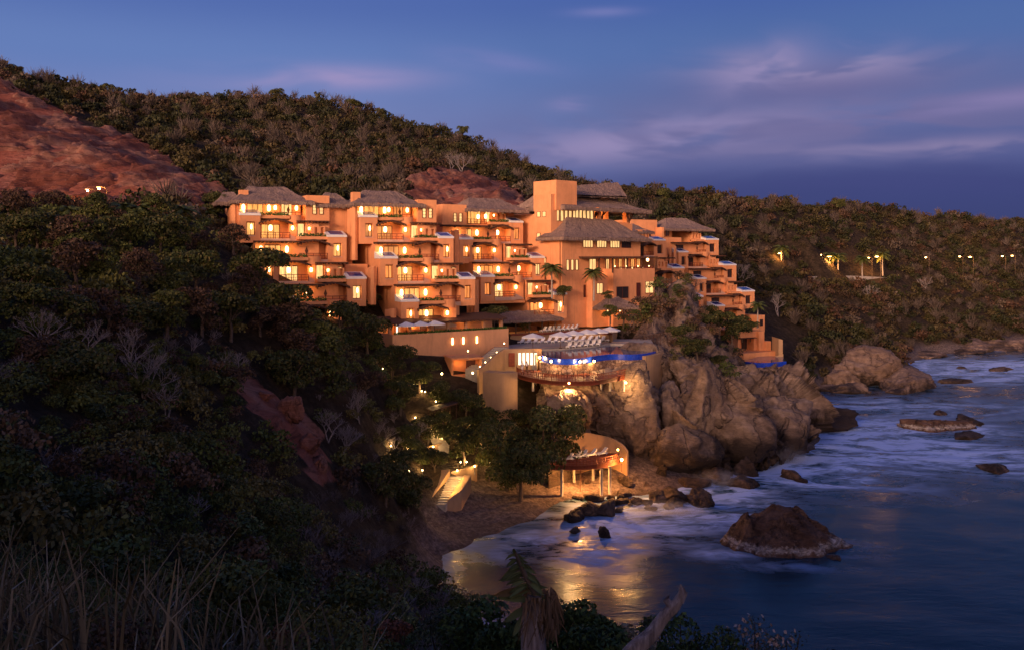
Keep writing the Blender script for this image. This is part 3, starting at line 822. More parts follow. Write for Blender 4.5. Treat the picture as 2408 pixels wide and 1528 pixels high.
def thatch_roof(parent, x0, x1, y0, y1, ze, zr, inset_x, ridge_y=None, thick=.45, name='thatch_roof', fringe=True, sag=.25, rise_x=0.0):
    """hipped thatch with a sagging slope, a thick ragged eave and straw ends"""
    ry = (y0 + y1) / 2 if ridge_y is None else ridge_y
    ix = inset_x if hasattr(inset_x, '__len__') else (inset_x, inset_x)
    nu, nv = max(12, int((x1 - x0) / .45)), 9
    vs = []; fs = []
    def slope(a, b, c, d, nu):            # a,b eave; d,c ridge
        base = len(vs)
        for j in range(nv + 1):
            t = j / nv
            for i in range(nu + 1):
                s = i / nu
                p = Vector(a).lerp(Vector(b), s).lerp(Vector(d).lerp(Vector(c), s), t)
                p.z -= sag * math.sin(math.pi * t) * (1 - .3 * t)
                q = mnoise.noise(Vector((p.x * .9, p.y * .9, p.z * .9 + ze))) * .16 + mnoise.noise(Vector((p.x * 3, p.y * 3, p.z * 3))) * .08
                p.z += q
                vs.append(p)
        for j in range(nv):
            for i in range(nu):
                k = base + j * (nu + 1) + i
                fs.append((k, k + 1, k + nu + 2, k + nu + 1))
    e = [(x0, y0, ze), (x1, y0, ze), (x1, y1, ze), (x0, y1, ze)]
    r0, r1 = (x0 + ix[0], ry, zr), (x1 - ix[1], ry, zr + rise_x)
    nd = max(8, int((y1 - y0) / .6))
    slope(e[0], e[1], r1, r0, nu); slope(e[1], e[2], r1, r1, nd); slope(e[2], e[3], r0, r1, nu); slope(e[3], e[0], r0, r0, nd)
    m = MB(); m.add(vs, fs, False)
    # underside and ragged edge
    for a, b in ((e[0], e[1]), (e[1], e[2]), (e[2], e[3]), (e[3], e[0])):
        L = math.dist(a, b); n = max(6, int(L / .3))
        A, B = Vector(a), Vector(b); inn = Vector((-(B - A).y, (B - A).x, 0)).normalized()
        p0 = [A.lerp(B, i / n) + Vector((0, 0, .10 * mnoise.noise(Vector((i * 1.3, ze, a[0]))))) for i in range(n + 1)]
        p1 = [p + Vector((0, 0, -thick - .12 * random.random())) - inn * -.05 for p in p0]
        p2 = [p + inn * min(2.2, (y1 - y0) * .3) + Vector((0, 0, -thick + .45)) for p in p0]
        m.add(p0 + p1 + p2, [(i, n + 1 + i, n + 2 + i, i + 1) for i in range(n)] + [(n + 1 + i, 2 * n + 2 + i, 2 * n + 3 + i, n + 2 + i) for i in range(n)])
        if fringe:
            for i in range(int(L * 7)):
                s = random.random(); q = A.lerp(B, s) + Vector((0, 0, -thick + .25)); d = (B - A).normalized() * .07
                dr = -inn * (.12 * random.random()) + Vector((0, 0, -.32 - .3 * random.random()))
                m.add([q - d, q + d, q + dr], [(0, 1, 2)])
    return m.build(name, M['thatch'], parent)

class Block:
    def __init__(s, name, loc, th, label, lit=True, mat='stucco_hotel'):
        loc = Vector((loc[0] * HS, loc[1] * HS, H + (loc[2] - H) * HS))
        s.e = empty(name, loc, R(th), label, 'hotel building'); s.e.scale = (HS, HS, HS); s.w = MB(); s.lit = lit; s.hedges = []; s.ledge = MB()
        s.mat = mat; s.loc = loc; s.th = R(th)
    def pane(s, kind='lit_warm'):
        if not s.lit: return M['dark_glass'] if random.random() < .95 else M['lit_orange']
        if kind == 'lit_warm': kind = random.choice(['lit_warm', 'lit_warm', 'lit_orange', 'lit_dim', 'lit_pale'])
        return M[kind]
    def world(s, p): return s.loc + Matrix.Rotation(s.th, 3, 'Z') @ Vector(p) * HS
    def niche_wall(s, x0, x1, y0, y1, z0, z1, a, b, za, zb):
        s.w.box(x0, a, y0, y1, z0, z1).box(b, x1, y0, y1, z0, z1).box(a, b, y0, y1, z0, za).box(a, b, y0, y1, zb, z1)
    def pier(s, x0, x1, y0, z0, win=True, deep=3.0):
        a, b = x0 + (x1 - x0) * .30, x0 + (x1 - x0) * .74
        s.niche_wall(x0, x1, y0, y0 + .5, z0 - .5, z0 + 3.55, a, b, z0 + .55, z0 + 2.65)
        s.w.box(x0 + .002, x1 - .002, y0 + .5, y0 + deep, z0 - .5, z0 + 3.548)
        window(s.e, a + .05, b - .05, y0 + .49, z0 + .62, z0 + 2.55, 2, 1, s.pane('lit_warm' if random.random() < .5 else 'lit_orange'))
        MB().box(a - .08, b + .08, y0 - .07, y0 + .1, z0 + .44, z0 + .56).build('ledge', M['ledge'], s.e)
        if s.lit and random.random() < .6: lantern(s.e, a + .75, y0 + .26, z0 + 1.5, 0, .14, .75)
        solar_tray(s.e, x0 - .12, x1 + .05, y0 - .1, y0 + deep - .3, z0 + 3.55)
    def arch(s, u, y0, z0, pier='L', wp=2.9, wa=4.5, ww=2.1, last=False):
        """an arched-hood balcony storey"""
        if pier == 'L': p0, p1, a0, a1 = u, u + wp, u + wp, u + wp + wa
        else: a0, a1, p0, p1 = u, u + wa, u + wa, u + wa + wp
        end = a1 + (ww if pier == 'L' else 0)
        s.pier(p0, p1, y0, z0)
        s.w.box(a0, a1, y0 + 2.2, 15, z0 - .5, z0 + 3.15)                        # back wall and mass
        s.w.box(p0 + .01, p1 - .01, y0 + 3.0, 14.99, z0 - .49, z0 + 3.14)
        s.w.box(a0 + .003, a1 - .003, y0 - .02, y0 + 2.2, z0 - .48, z0 - .02)             # floor
        MB().box(a0 + .02, a1 - .02, y0 - .16, y0 + .1, z0 - .42, z0 + .16).build('ledge', M['ledge'], s.e)
        railing(s.e, a0 + .05, a1 - .05, y0 + .02, z0 + .16, .95)
        s.w.box(a0 + .004, a1 - .004, y0 + .30, y0 + 2.2, z0 + 3.16, z0 + 3.62)           # planter over it
        hood(s.e, a0 - .25, a1 + .25, y0 - .75, y0 + 2.15, z0 + 2.55, z0 + 3.2)
        wd = window(s.e, a0 + .45, a1 - 1.2, y0 + 2.19, z0 + .05, z0 + 2.35, 3, 1, s.pane('lit_warm'), name='glazed_door')
        if s.lit:
            lantern(s.e, a0 + wa * (.38 if pier == 'L' else .5), y0 + 1.15, z0 + 1.35, 75, .26, .85)
        if pier == 'L':
            s.w.box(a1, end, y0 + .75, 15.01, z0 - .47, z0 + 2.9)                # side wall with a lamp
            t = [(end - 1.15 + 1.15 * math.cos(q), y0 + 1.35 + 1.15 * math.sin(q)) for q in [math.pi + k * math.pi / 10 for k in range(11)]]
            s.w.prism(t + [(end, y0 + 2.8), (end - 2.3, y0 + 2.8)], z0 + 2.55, z0 + 3.75)
            MB().prism([(a1 + .02, y0 - .05), (end, y0 + .6), (end, y0 + .8), (a1 + .02, y0 + .8)], z0 - .35, [z0 + .7, z0 - .1, z0 - .1, z0 + .7]).build('ledge', M['ledge'], s.e)
            if s.lit: lantern(s.e, a1 + .45, y0 + .5, z0 + 1.45, 40, .2, .65)
        s.hedges.append((a0 + .1, a1 - .1, y0 + .35, y0 + 1.0, z0 + 3.62))
        return end
    def flat(s, u, u1, y0, z1, pier='L', roof=True):
        """the recessed storey over an arch storey"""
        yb = y0 + 2.7; h = 2.95
        s.w.box(u + .005, u1 - .005, yb, 15.02, z1, z1 + h)
        if pier == 'L':
            window(s.e, u + 1.3, u + 3.7, yb - .01, z1 + .05, z1 + 2.3, 3, 1, s.pane('lit_warm'), name='glazed_door')
            if s.lit:
                lantern(s.e, u + .75, yb - .55, z1 + 1.2, 60, .24, .95); lantern(s.e, u + 4.5, yb - .55, z1 + 1.2, 75, .24, .95)
            d = u + (u1 - u) * .80
            MB().prism([(d - .22, 0), (d, -.55), (d + .22, 0), (d, .55)], 0, .06).mesh('x', None)
            q = MB(); q.add([(d - .24, yb - .06, z1 + 1.45), (d, yb - .06, z1 + .8), (d + .24, yb - .06, z1 + 1.45), (d, yb - .06, z1 + 2.1),
                             (d - .24, yb + .02, z1 + 1.45), (d, yb + .02, z1 + .8), (d + .24, yb + .02, z1 + 1.45), (d, yb + .02, z1 + 2.1)],
                            [(0, 1, 2, 3), (0, 4, 5, 1), (1, 5, 6, 2), (2, 6, 7, 3), (3, 7, 4, 0)]); q.build('wall_ornament', M['wood'], s.e)
            if roof: pergola(s.e, u - .3, u + (u1 - u) * .72, yb - 1.5, yb, z1 + 2.75)
        else:
            window(s.e, u + .25, u + 1.35, yb - .01, z1 + .05, z1 + 2.5, 1, 1, s.pane('lit_pale'), name='glazed_door')
            window(s.e, u + 2.6, u + 3.25, yb - .01, z1 + .35, z1 + 2.2, 1, 3, s.pane('lit_pale'))
            window(s.e, u + 3.55, u + 4.2, yb - .01, z1 + .35, z1 + 2.2, 1, 3, s.pane('lit_pale'))
            if s.lit: lantern(s.e, u + 1.9, yb - .5, z1 + 1.5, 70, .24, .8)
            if roof: pergola(s.e, u + .05, u + 4.9, yb - 1.3, yb, z1 + 2.75)
            # stepped side wall with three small openings
            xs = [u1 - 2.9, u1 - 1.9, u1 - .95, u1 + .02]; hs = [2.45, 2.05, 1.65]
            for i in range(3):
                a, b = xs[i] + .3, xs[i + 1] - .25
                s.niche_wall(xs[i], xs[i + 1], yb - 1.0, yb - .5, z1 + .4, z1 + .4 + hs[i], a, b, z1 + .8, z1 + 1.9)
            s.w.box(xs[0], xs[3], yb - .5, yb - .01, z1 + .4, z1 + 1.95)
    def finish(s):
        s.w.build('wall', M[s.mat], s.e)
        return s

def fins(b, x, ys, z0, z1, lit=True):
    """tall slat piers standing before the side wall"""
    for i, y in enumerate(ys):
        b.w.prism([(x - .55, y), (x - .1, y - .2), (x + .3, y), (x + .3, y + .32), (x - .3, y + .32)], z0, z1 - .15 * i)
    if lit:
        for y in ys[:-1]:
            window_x(b.e, x + .298 if False else x + .30, y + .45, y + .85, z0 + .6, z0 + 2.4, M['lit_pale'])

# ---- block A, the nearest, at the left
hedge_list = []
def hotel_block(name, loc, th, label, cols, lit=True, early=0, n_fin=4, foot=5.0, where=''):
    b = Block(name, loc, th, label, lit)
    for ci, (u0, y0, z0, n, pier, wp, wa, ww) in enumerate(cols):
        u, y, z = u0, y0, z0
        for k in range(n):
            end = b.arch(u, y, z, pier, wp, wa, ww)
            b.flat(u, end, y, z + 3.15, pier, roof=(k > 0 or ci != early))
            if k == n - 1:
                b.w.box(u + .05, end - .05, y + .3, 14.95, z - foot, z - .46)
                pass
            u += 1.9; y -= 4.2; z -= 6.3
    return b
def top_flat_extra(b, u, u1, y0, z1):
    """room beneath the thatch: railing and doors on its right"""
    yb = y0 + 2.7
    window(b.e, u + (u1 - u) * .68, u + (u1 - u) * .86, yb - .012, z1 + .05, z1 + 2.4, 3, 1, b.pane('lit_warm'), name='glazed_door')
    railing(b.e, u + (u1 - u) * .55, u1 - .1, y0 + 1.2, z1 + .1, .95)
    b.w.box(u + (u1 - u) * .5, u1 + .3, y0 + 1.0, yb, z1 - .3, z1 + .1)
    if b.lit:
        lantern(b.e, u + (u1 - u) * .58, yb - .6, z1 + 1.4, 55, .22, .7); lantern(b.e, u + (u1 - u) * .92, yb - .6, z1 + 1.4, 55, .22, .7)
def block_tower(b, x0, x1, y0, y1, z0, z1, wz, wx=None):
    b.w.box(x0, x1, y0, y1, z0, z1)
    xm = (x0 + x1) / 2 if wx is None else wx
    for dx in (-.85, .2):
        window(b.e, xm + dx, xm + dx + .62, y0 - .005, wz, wz + 1.55, 1, 3, b.pane('lit_pale'))


A = hotel_block('hotel_block', W(565, 562, 131), 25, 'terracotta hotel block with thatched roof at the left end, partly behind trees',
                [(0, 0, 0, 3, 'L', 2.9, 4.4, 2.1), (8.2, -2.1, -3.15, 2, 'R', 2.9, 4.3, 0)], where='left block')
top_flat_extra(A, 0, 9.4, 0, 3.15)
thatch_roof(A.e, -1.3, 10.9, -.6, 11, 5.75, 8.3, (3.2, 3.4))
thatch_roof(A.e, -3.2, 1.6, 3.0, 11, 5.6, 7.4, 1.6)
A.w.box(.2, 1.5, 2.2, 3.4, 6.1, 7.45)
block_tower(A, 9.75, 13.3, .2, 8, -.5, 6.8, 3.9)
fins(A, -.55, [.9, 2.3, 3.8, 5.4], -4.5, 5.2, False)
A.w.box(-.3, 0.02, .6, 14.9, -9, 5.5)
A.w.box(15.1, 15.4, -2.0, 12, -12, -.2)                                     # stepped garden wall on its right
A.finish()
B = hotel_block('hotel_block', W(847, 565, 135), 25, 'terracotta hotel block in the middle of the row, above the restaurant terrace',
                [(0, 0, 0, 3, 'L', 2.7, 4.2, 2.0), (8.0, -2.1, -3.15, 2, 'R', 2.4, 4.0, 0)])
top_flat_extra(B, 0, 8.9, 0, 3.15)
thatch_roof(B.e, -1.1, 10.4, -.6, 11, 5.7, 8.1, (3.0, 3.2))
thatch_roof(B.e, -6.0, .6, 3.4, 12, 5.6, 7.7, 2.4)
B.w.box(-.6, .6, 2.0, 3.4, 5.9, 7.5)
block_tower(B, 9.3, 12.4, .2, 8, -.5, 6.5, 3.6)
fins(B, -.5, [.8, 2.2, 3.7, 5.3], -3.0, 5.2)
fins(B, 1.2, [-3.4, -2.0, -.6], -9.6, -3.9)
fins(B, 3.0, [-7.6, -6.2, -4.8], -15.2, -10.0)
B.w.box(-4.6, 0.02, 4.6, 14.9, -16, 5.4)
B.w.box(-2.0, 1.5, 1.2, 14.8, -16.5, -3.6)
B.finish()
Cb = hotel_block('hotel_block', W(1080, 612, 150), 30, 'terracotta hotel block at the right of the row, left of the tall main building',
                 [(0, 0, 0, 2, 'L', 2.6, 4.0, 2.1), (7.2, 2.1, 3.15, 3, 'R', 2.6, 4.0, 0)], early=1, foot=.9)
thatch_roof(Cb.e, 2.2, 14.6, 1.2, 12, 8.9, 11.2, (3.0, 3.0))
lantern(Cb.e, 5.4, 3.4, 7.3, 50); lantern(Cb.e, 7.0, 3.6, 7.4, 60)
window(Cb.e, 4.0, 6.6, 4.79, 6.4, 8.7, 4, 1, M['lit_warm'], name='glazed_door')
railing(Cb.e, 2.8, 7.0, 3.3, 6.3, .95)
Cb.w.box(2.5, 7.2, 4.8, 15.2, 3.0, 9.0); Cb.w.box(2.4, 7.1, 3.0, 4.9, 5.95, 6.3)
Cb.w.box(-4.4, -.1, 5.0, 15.1, -16, 9.2)
block_tower(Cb, -2.0, 2.6, 2.4, 9, 3.2, 9.6, 6.6, .9)
Cb.w.box(12.6, 14.2, 6.0, 9.0, 8.0, 9.8)
fins(Cb, -.5, [-.3, 1.1, 2.5, 3.9], -3.2, 5.2)
fins(Cb, 1.4, [-3.9, -2.5, -1.1], -9.6, -3.2)
pergola(Cb.e, -2.4, 6.6, .9, 2.7, 5.9)
Cb.finish()
D = hotel_block('hotel_block', W(1596, 628, 212), 30, 'unlit hotel block stepping down the ridge, far right of the main building',
                [(0, 0, 0, 3, 'L', 3.0, 4.6, 2.6), (7.6, 2.1, 3.15, 3, 'R', 4.2, 2.9, 0)], lit=False, early=1, foot=3.2)
thatch_roof(D.e, -2.0, 14.0, 2.4, 14, 9.3, 12.2, (5.0, 4.4))
D.w.box(-10.5, -2.5, 5.0, 16, -6, 11.4); D.w.box(-2.6, 3.4, 3.0, 15.5, 3.0, 7.2); D.w.box(-2.6, -2.0, 3.0, 12, 7, 9.6)
window(D.e, -1.6, -.5, 2.99, 7.5, 9.3, 2, 1, M['dark_glass']); D.w.box(-2.6, 3.0, 6, 15, 7.1, 9.4)
fins(D, -1.5, [-.6, .9, 2.4, 3.9], -4.5, 5.0, False)
fins(D, .6, [-4.6, -3.2, -1.8], -10.0, -3.2, False)
fins(D, 2.5, [-9.0, -7.4, -6.0], -16.2, -10, False)
D.w.box(-6, 1.9, 2.0, 15, -17, -.5)
D.w.box(14.3, 18.2, -6.0, 6, -15.5, -12.9); D.w.box(18.2, 20.6, -7.6, 6.1, -15.6, -11.6); D.w.box(14.3, 18.2, -8.2, -6.0, -15.5, -14.0); D.w.box(14.3, 18.2, -8.3, -8.0, -14.0, -13.2)
window(D.e, 15.2, 17.2, -6.005, -13.9, -13.0, 2, 1, M['dark_glass']); window(D.e, 18.9, 19.9, -7.605, -14.2, -12.6, 1, 1, M['dark_glass'])
D.finish()
E = hotel_block('hotel_block', W(1513, 602, 200), 30, 'small unlit stepped hotel wing squeezed between main building and far block',
                [(0, 0, 0, 3, 'R', 3.4, 3.0, 0)], lit=False, early=0)
thatch_roof(E.e, -4, 4.6, 1.5, 11, 5.6, 7.6, (2.5, 2.5)); E.finish()

for b, nm in ((A, 'the left hotel block'), (B, 'the middle hotel block'), (Cb, 'the right lit hotel block')):
    hs = sorted([h for h in b.hedges], key=lambda h: (-h[4]))
    for i, h in enumerate(hs):
        me = hedge_mesh(h[0], h[1], h[2], h[3], .5, i)
        o = link('planter_hedge', me, None, b.world((0, 0, h[4])), b.th); o.scale = (HS, HS, HS)
        tag(o, 'low planter hedge on %s, %s from its top' % (nm, ORD[i]), 'hedge', 'planter hedges on the hotel')

# ------------------------------------------------------------ main building
mo = W(1308, 715, 156)
G = Block('main_building', mo, 42, 'tall terracotta main hotel building with square tower and two big thatched roofs', True)
G.e['category'] = 'hotel building'
w_ = G.w
w_.box(0, 5.2, -.02, 5.8, 16.6, 21.9)                 # roof box of the tower
w_.box(-.9, .6, .4, 4.6, -4, 19.4)                     # tower shaft, two faces
w_.box(.6, 21, .4, 14, 3, 14.6)                     # body
w_.box(-.8, .5, 4.6, 11.5, -4, 16.0)                # lower shoulder at the left
w_.box(.6, 4.9, 1.2, 6, 14.6, 16.6)
w_.box(-1.2, 19.8, -2.6, .4, -4, 11.6)              # wing under the lower thatch
w_.box(9.2, 20.8, -5.2, -2.6, -4, 5.5)              # terrace block, lower right
w_.box(5.0, 9.2, -4.0, -2.6, -4, 5.0)
w_.box(9.2, 20.8, -5.2, -4.9, 5.5, 6.2); w_.box(20.5, 20.8, -4.9, -2.6, 5.5, 6.2); w_.box(9.2, 9.5, -4.9, -2.6, 5.5, 6.2)
w_.box(9.5, 21, 1.0, 13.9, 14.6, 14.9)
w_.box(20.0, 21.0, 1.0, 2.0, 14.9, 17.2); w_.box(17.0, 21, 6.5, 13.8, 14.9, 18.5)
w_.box(12.2, 12.8, 1.0, 1.6, 14.9, 17.0)
MB().box(13.5, 20, 6.35, 6.49, 14.95, 17.6).build('wall_panel', M['stucco'], G.e)
lamp(G.e, (15.5, 4.2, 16.4), 260); lamp(G.e, (18.6, 4.2, 16.2), 220); lamp(G.e, (11, 3.0, 16.6), 60)
# windows
for i in range(5): window(G.e, 2.0 + i * 1.05 - .9, 2.0 + i * 1.05 - .06, 1.19 if i < 4 else 1.19, 14.7, 17.0, 1, 1, M['lit_pale'])
for i in range(5): window(G.e, 6.6 + i * .98 - .6, 6.6 + i * .98 + .28, .94 if False else 1.19, 14.7, 17.0, 1, 1, M['lit_pale'])
w_.box(5.0, 11.2, 1.2, 6, 14.6, 17.3)
for i, zz in enumerate((15.0, 11.3, 3.0)):
    pass
for y, z in ((1.6, 15.4), (3.0, 15.4), (3.0, 11.6), (1.6, 7.2), (3.0, 7.2)): window_x(G.e, -.9, y, y + .95, z, z + 1.0, M['lit_pale'])
window_x(G.e, -.8, 7.5, 8.2, 14.0, 14.8, M['dark_glass'])
for y, z in ((-2.2, 2.6), ): pass
for x0, n, lit in ((4.0, 3, 1), (7.6, 3, 1), (11.2, 3, 1), (14.4, 3, 0)):
    window(G.e, x0, x0 + 2.6, -2.605, 10.0, 11.4, 4, 1, M['lit_pale'] if lit else M['dark_glass'])
for i in range(3): window(G.e, -.2 + i * 1.15, .5 + i * 1.15, -2.605, 6.0, 7.9, 1, 1, M['lit_pale'])
window(G.e, 5.6, 7.4, -2.605, 6.0, 8.0, 2, 1, M['lit_pale'])
for i in range(6): window(G.e, 10.0 + i * 1.75, 10.9 + i * 1.75, -2.605, 5.7, 8.0, 2, 1, M['lit_warm'] if i % 3 else M['lit_pale'], name='glazed_door')
window(G.e, 6.0, 7.7, -4.005, 1.8, 3.7, 2, 1, M['lit_pale'])
window(G.e, 10.0, 13.2, -5.205, .9, 3.0, 2, 1, M['dark_glass']); window(G.e, 18.0, 20.4, -5.205, 1.6, 3.8, 2, 1, M['lit_pale'])
window(G.e, 15.5, 16.6, -5.205, .4, 3.6, 1, 1, M['frame'], name='door')
window(G.e, 4.2, 4.7, -2.605, 1.2, 3.4, 1, 1, M['frame'], name='door')
pp = MB().box(3.0, 21.4, -5.5, -2.6, 8.25, 8.42)
for i in range(32): pp.box(3.1 + i * .58, 3.25 + i * .58, -5.8, -2.61, 8.05, 8.245)
for xx in (5.4, 9.0, 13.0, 17, 21.0): pp.box(xx - .1, xx + .1, -5.3, -5.1, 5.5 if xx < 9.1 else 6.2, 8.05)
pp.build('pergola', M['wood'], G.e)
pst = MB()
for xx, z0 in ((12.0, 14.9), (14.0, 14.9)): pst.tube([(xx, 2.0, z0), (xx + .1, 1.6, 16.8)], .16, 8)
for xx in (11.4, 13.2): pst.tube([(xx, 2.2, 14.95), (xx + 1.2, 1.0, 17.0)], .12, 8)
pst.tube([(20.4, .6, 14.9), (19.2, 0.4, 17)], .14, 8).tube([(20.4, .6, 15.2), (21.6, 0.4, 17)], .14, 8)
pst.build('timber_strut', M['wood'], G.e)
MB().tube([(-1.24, -2.2, -3), (-1.24, -2.2, 11)], .07, 8).build('downpipe', M['frame'], G.e)
railing(G.e, 9.5, 20.5, -5.05, 6.2, .35)
tb = MB()
for i in range(6): tb.box(10.3 + i * 1.7, 11.0 + i * 1.7, -4.6, -3.9, 6.15, 6.23).box(10.6 + i * 1.7, 10.7 + i * 1.7, -4.3, -4.2, 5.5, 6.15)
tb.build('terrace_table', M['wood'], G.e)
for i in range(7): lantern(G.e, 10.4 + i * 1.6, -4.5, 6.24 if i % 2 else 6.5, 12, .09, .25)
lantern(G.e, 20.2, -4.0, 7.5, 60)
thatch_roof(G.e, -2.6, 21.0, -4.4, 2.5, 11.75, 15.4, (5.8, 5.5), ridge_y=.6, thick=.5, sag=.35)
thatch_roof(G.e, 1.0, 25.0, -1.2, 13.5, 17.3, 20.6, (1.0, 7.5), ridge_y=6.0, thick=.6, sag=.4)
# upper gable roof rising to an open end
gm = MB(); nu, nv = 30, 8
def gable(p00, p10, p11, p01):
    vs = []; fs = []
    for j in range(nv + 1):
        for i in range(nu + 1):
            s, t = i / nu, j / nv
            p = Vector(p00).lerp(Vector(p10), s).lerp(Vector(p01).lerp(Vector(p11), s), t)
            p.z += mnoise.noise(p * 1.1) * .14 + mnoise.noise(p * 3.1) * .07 - .2 * math.sin(math.pi * t)
            vs.append(p)
    fs = [(j * (nu + 1) + i, j * (nu + 1) + i + 1, (j + 1) * (nu + 1) + i + 1, (j + 1) * (nu + 1) + i) for j in range(nv) for i in range(nu)]
    gm.add(vs, fs)
for dz in (0, -.4):
    gable((1.2, 2.4, 19.6 + dz), (20.6, 1.4, 20.0 + dz), (23.4, 6.2, 23.2 + dz), (2.6, 6.2, 20.9 + dz))
    gable((20.6, 11.5, 19.8 + dz), (1.2, 10, 19.5 + dz), (2.6, 6.2, 20.9 + dz), (23.4, 6.2, 23.2 + dz))
gm.add([(20.6, 1.4, 20.0), (23.4, 6.2, 23.2), (23.4, 6.2, 22.7), (20.6, 1.4, 19.5)], [(0, 1, 2, 3)]).add([(23.4, 6.2, 23.2), (20.6, 11.5, 19.8), (20.6, 11.5, 19.3), (23.4, 6.2, 22.7)], [(0, 1, 2, 3)])
gm.build('thatch_roof', M['thatch'], G.e)
MB().prism([(15.5, 3.6), (15.7, 3.6), (15.7, 8.8), (15.5, 8.8)], 19.6, [20.4, 20.4, 20.4, 20.4]).build('gable_panel', M['stucco'], G.e)
lamp(G.e, (17.0, 5.5, 20.6), 40)
G.finish()

# ------------------------------------------------- pavilion at the far right
pv = Block('pool_pavilion', W(1735, 825, 192), 28, 'small flat terracotta pavilion beside the far infinity pool', False)
pv.e['category'] = 'pavilion'
pw = pv.w
pw.box(.0, 5.4, .0, 8, 2.9, 4.2); pw.box(0, .6, 0, 8, 0, 2.9); pw.box(4.6, 5.4, 0, 8, 0, 2.9); pw.box(.6, 4.6, 2.0, 8, 0, 2.9)
pw.box(5.4, 6.9, -.8, 8, 0, 4.2); pw.box(6.9, 8.2, -1.5, 8, 0, 2.0); pw.box(-1.5, 8.4, -3.4, 8, -1.6, -.02); pw.box(-1.0, 3.0, .8, 8.2, 4.2, 4.6)
window(pv.e, .8, 2.4, 1.99, .1, 2.6, 2, 1, M['lit_orange']); window(pv.e, 2.8, 4.4, 1.99, .1, 2.6, 2, 1, M['dark_glass'])
MB().box(-.2, 4.7, -.9, .2, 2.75, 2.9).build('eave', M['wood'], pv.e)
pv.finish()
pw2 = MB(); c0 = W(1831, 852, 232)
pw2.prism([(c0.x, c0.y), (c0.x + 1.15, c0.y + .2), (c0.x + 1.15, c0.y + 6), (c0.x, c0.y + 6)], c0.z - 5, [c0.z + 6.4, c0.z + 6.0, c0.z + 6.0, c0.z + 6.4])
pw2.prism([(c0.x - 2.5, c0.y - .3), (c0.x + 1.2, c0.y - .05), (c0.x + 1.2, c0.y + .3), (c0.x - 2.5, c0.y + .1)], c0.z - 5, [c0.z + 1.2, c0.z + 2.4, c0.z + 2.4, c0.z + 1.2])
tag(pw2.build('garden_wall', M['retaining']), 'tall narrow plastered wall standing right of the far pavilion', 'wall')
# ================================================================= terraces, pool, decks
def plank_deck(name_parent, poly, z, thick=.35):
    m = MB(); m.prism(poly, z - thick, z)
    return m.build('deck_floor', M['red_wood'], name_parent)
def poly_px(pts, z): return [(WZ(x, y, z).x, WZ(x, y, z).y) for x, y in pts]
def densify(pts, k=6):
    """Catmull-Rom through 2-D points"""
    out = []; n = len(pts)
    for i in range(n - 1):
        p0 = Vector(pts[max(i - 1, 0)]); p1 = Vector(pts[i]); p2 = Vector(pts[i + 1]); p3 = Vector(pts[min(i + 2, n - 1)])
        for j in range(k):
            t = j / k
            out.append(tuple(.5 * ((2 * p1) + (p2 - p0) * t + (2 * p0 - 5 * p1 + 4 * p2 - p3) * t * t + (3 * p1 - p0 - 3 * p2 + p3) * t ** 3)))
    out.append(tuple(pts[-1])); return out
def strip_wall(m, line, thick, z0, z1, inward=1):
    """a wall following a line of 2-D points"""
    P = [Vector(p) for p in line]; off = []
    for i, p in enumerate(P):
        d = (P[min(i + 1, len(P) - 1)] - P[max(i - 1, 0)]).normalized()
        off.append(p + Vector((-d.y, d.x)) * thick * inward)
    z0 = z0 if hasattr(z0, '__len__') else [z0] * len(P); z1 = z1 if hasattr(z1, '__len__') else [z1] * len(P)
    n = len(P)
    vs = [(p.x, p.y, z0[i]) for i, p in enumerate(P)] + [(p.x, p.y, z1[i]) for i, p in enumerate(P)] + [(p.x, p.y, z1[i]) for i, p in enumerate(off)] + [(p.x, p.y, z0[i]) for i, p in enumerate(off)]
    fs = []
    for i in range(n - 1):
        for k in range(4):
            l = (k + 1) % 4
            fs.append((k * n + i, k * n + i + 1, l * n + i + 1, l * n + i))
    fs += [(0, n, 2 * n, 3 * n), (n - 1, 4 * n - 1, 3 * n - 1, 2 * n - 1)]
    m.add(vs, fs)

# --- infinity pool
ZP = 19.6
near = densify(poly_px([(1268, 827), (1288, 838), (1320, 842), (1360, 841), (1400, 835), (1440, 831), (1485, 832), (1520, 829), (1546, 822)], ZP))
far = densify(poly_px([(1546, 822), (1541, 814), (1500, 808), (1435, 806), (1400, 811), (1330, 817), (1280, 819), (1268, 827)], ZP))
pool = empty('infinity_pool', (0, 0, 0), 0, 'curved infinity pool with deep blue tiled edge above a cobble wall', 'swimming pool')
def pool_water():
    m, g, b = material('pool_water')
    b.inputs['Base Color'].default_value = (.03, .07, .16, 1); b.inputs['Roughness'].default_value = .06; b.inputs['IOR'].default_value = 1.33
    g.put(b.inputs['Normal'], g.bump(g.noise(g.pos(), 1.2, 3), .08, .1))
    return m
M['pool_water'] = pool_water()
MB().prism(near + far[1:-1], ZP - .6, ZP).build('water', M['pool_water'], pool)
m = MB(); strip_wall(m, near, .35, ZP - .95, ZP + .03, -1); m.build('tiled_edge', M['tile_blue'], pool)
m = MB(); strip_wall(m, [(x, y - .0) for x, y in far], .4, ZP - .9, ZP + .28, -1); m.build('coping', M['ledge'], pool)
m = MB(); strip_wall(m, [(x, y + .35) for x, y in near], .9, 12.5, ZP - .97, -1); m.build('cobble_wall', M['stone'], pool)
m = MB(); strip_wall(m, [(x + .4, y + .1) for x, y in near[-10:]] + [(far[6][0] + .5, far[6][1])], 1.0, 10.5, ZP - .3, -1); m.build('end_wall', M['retaining'], pool)
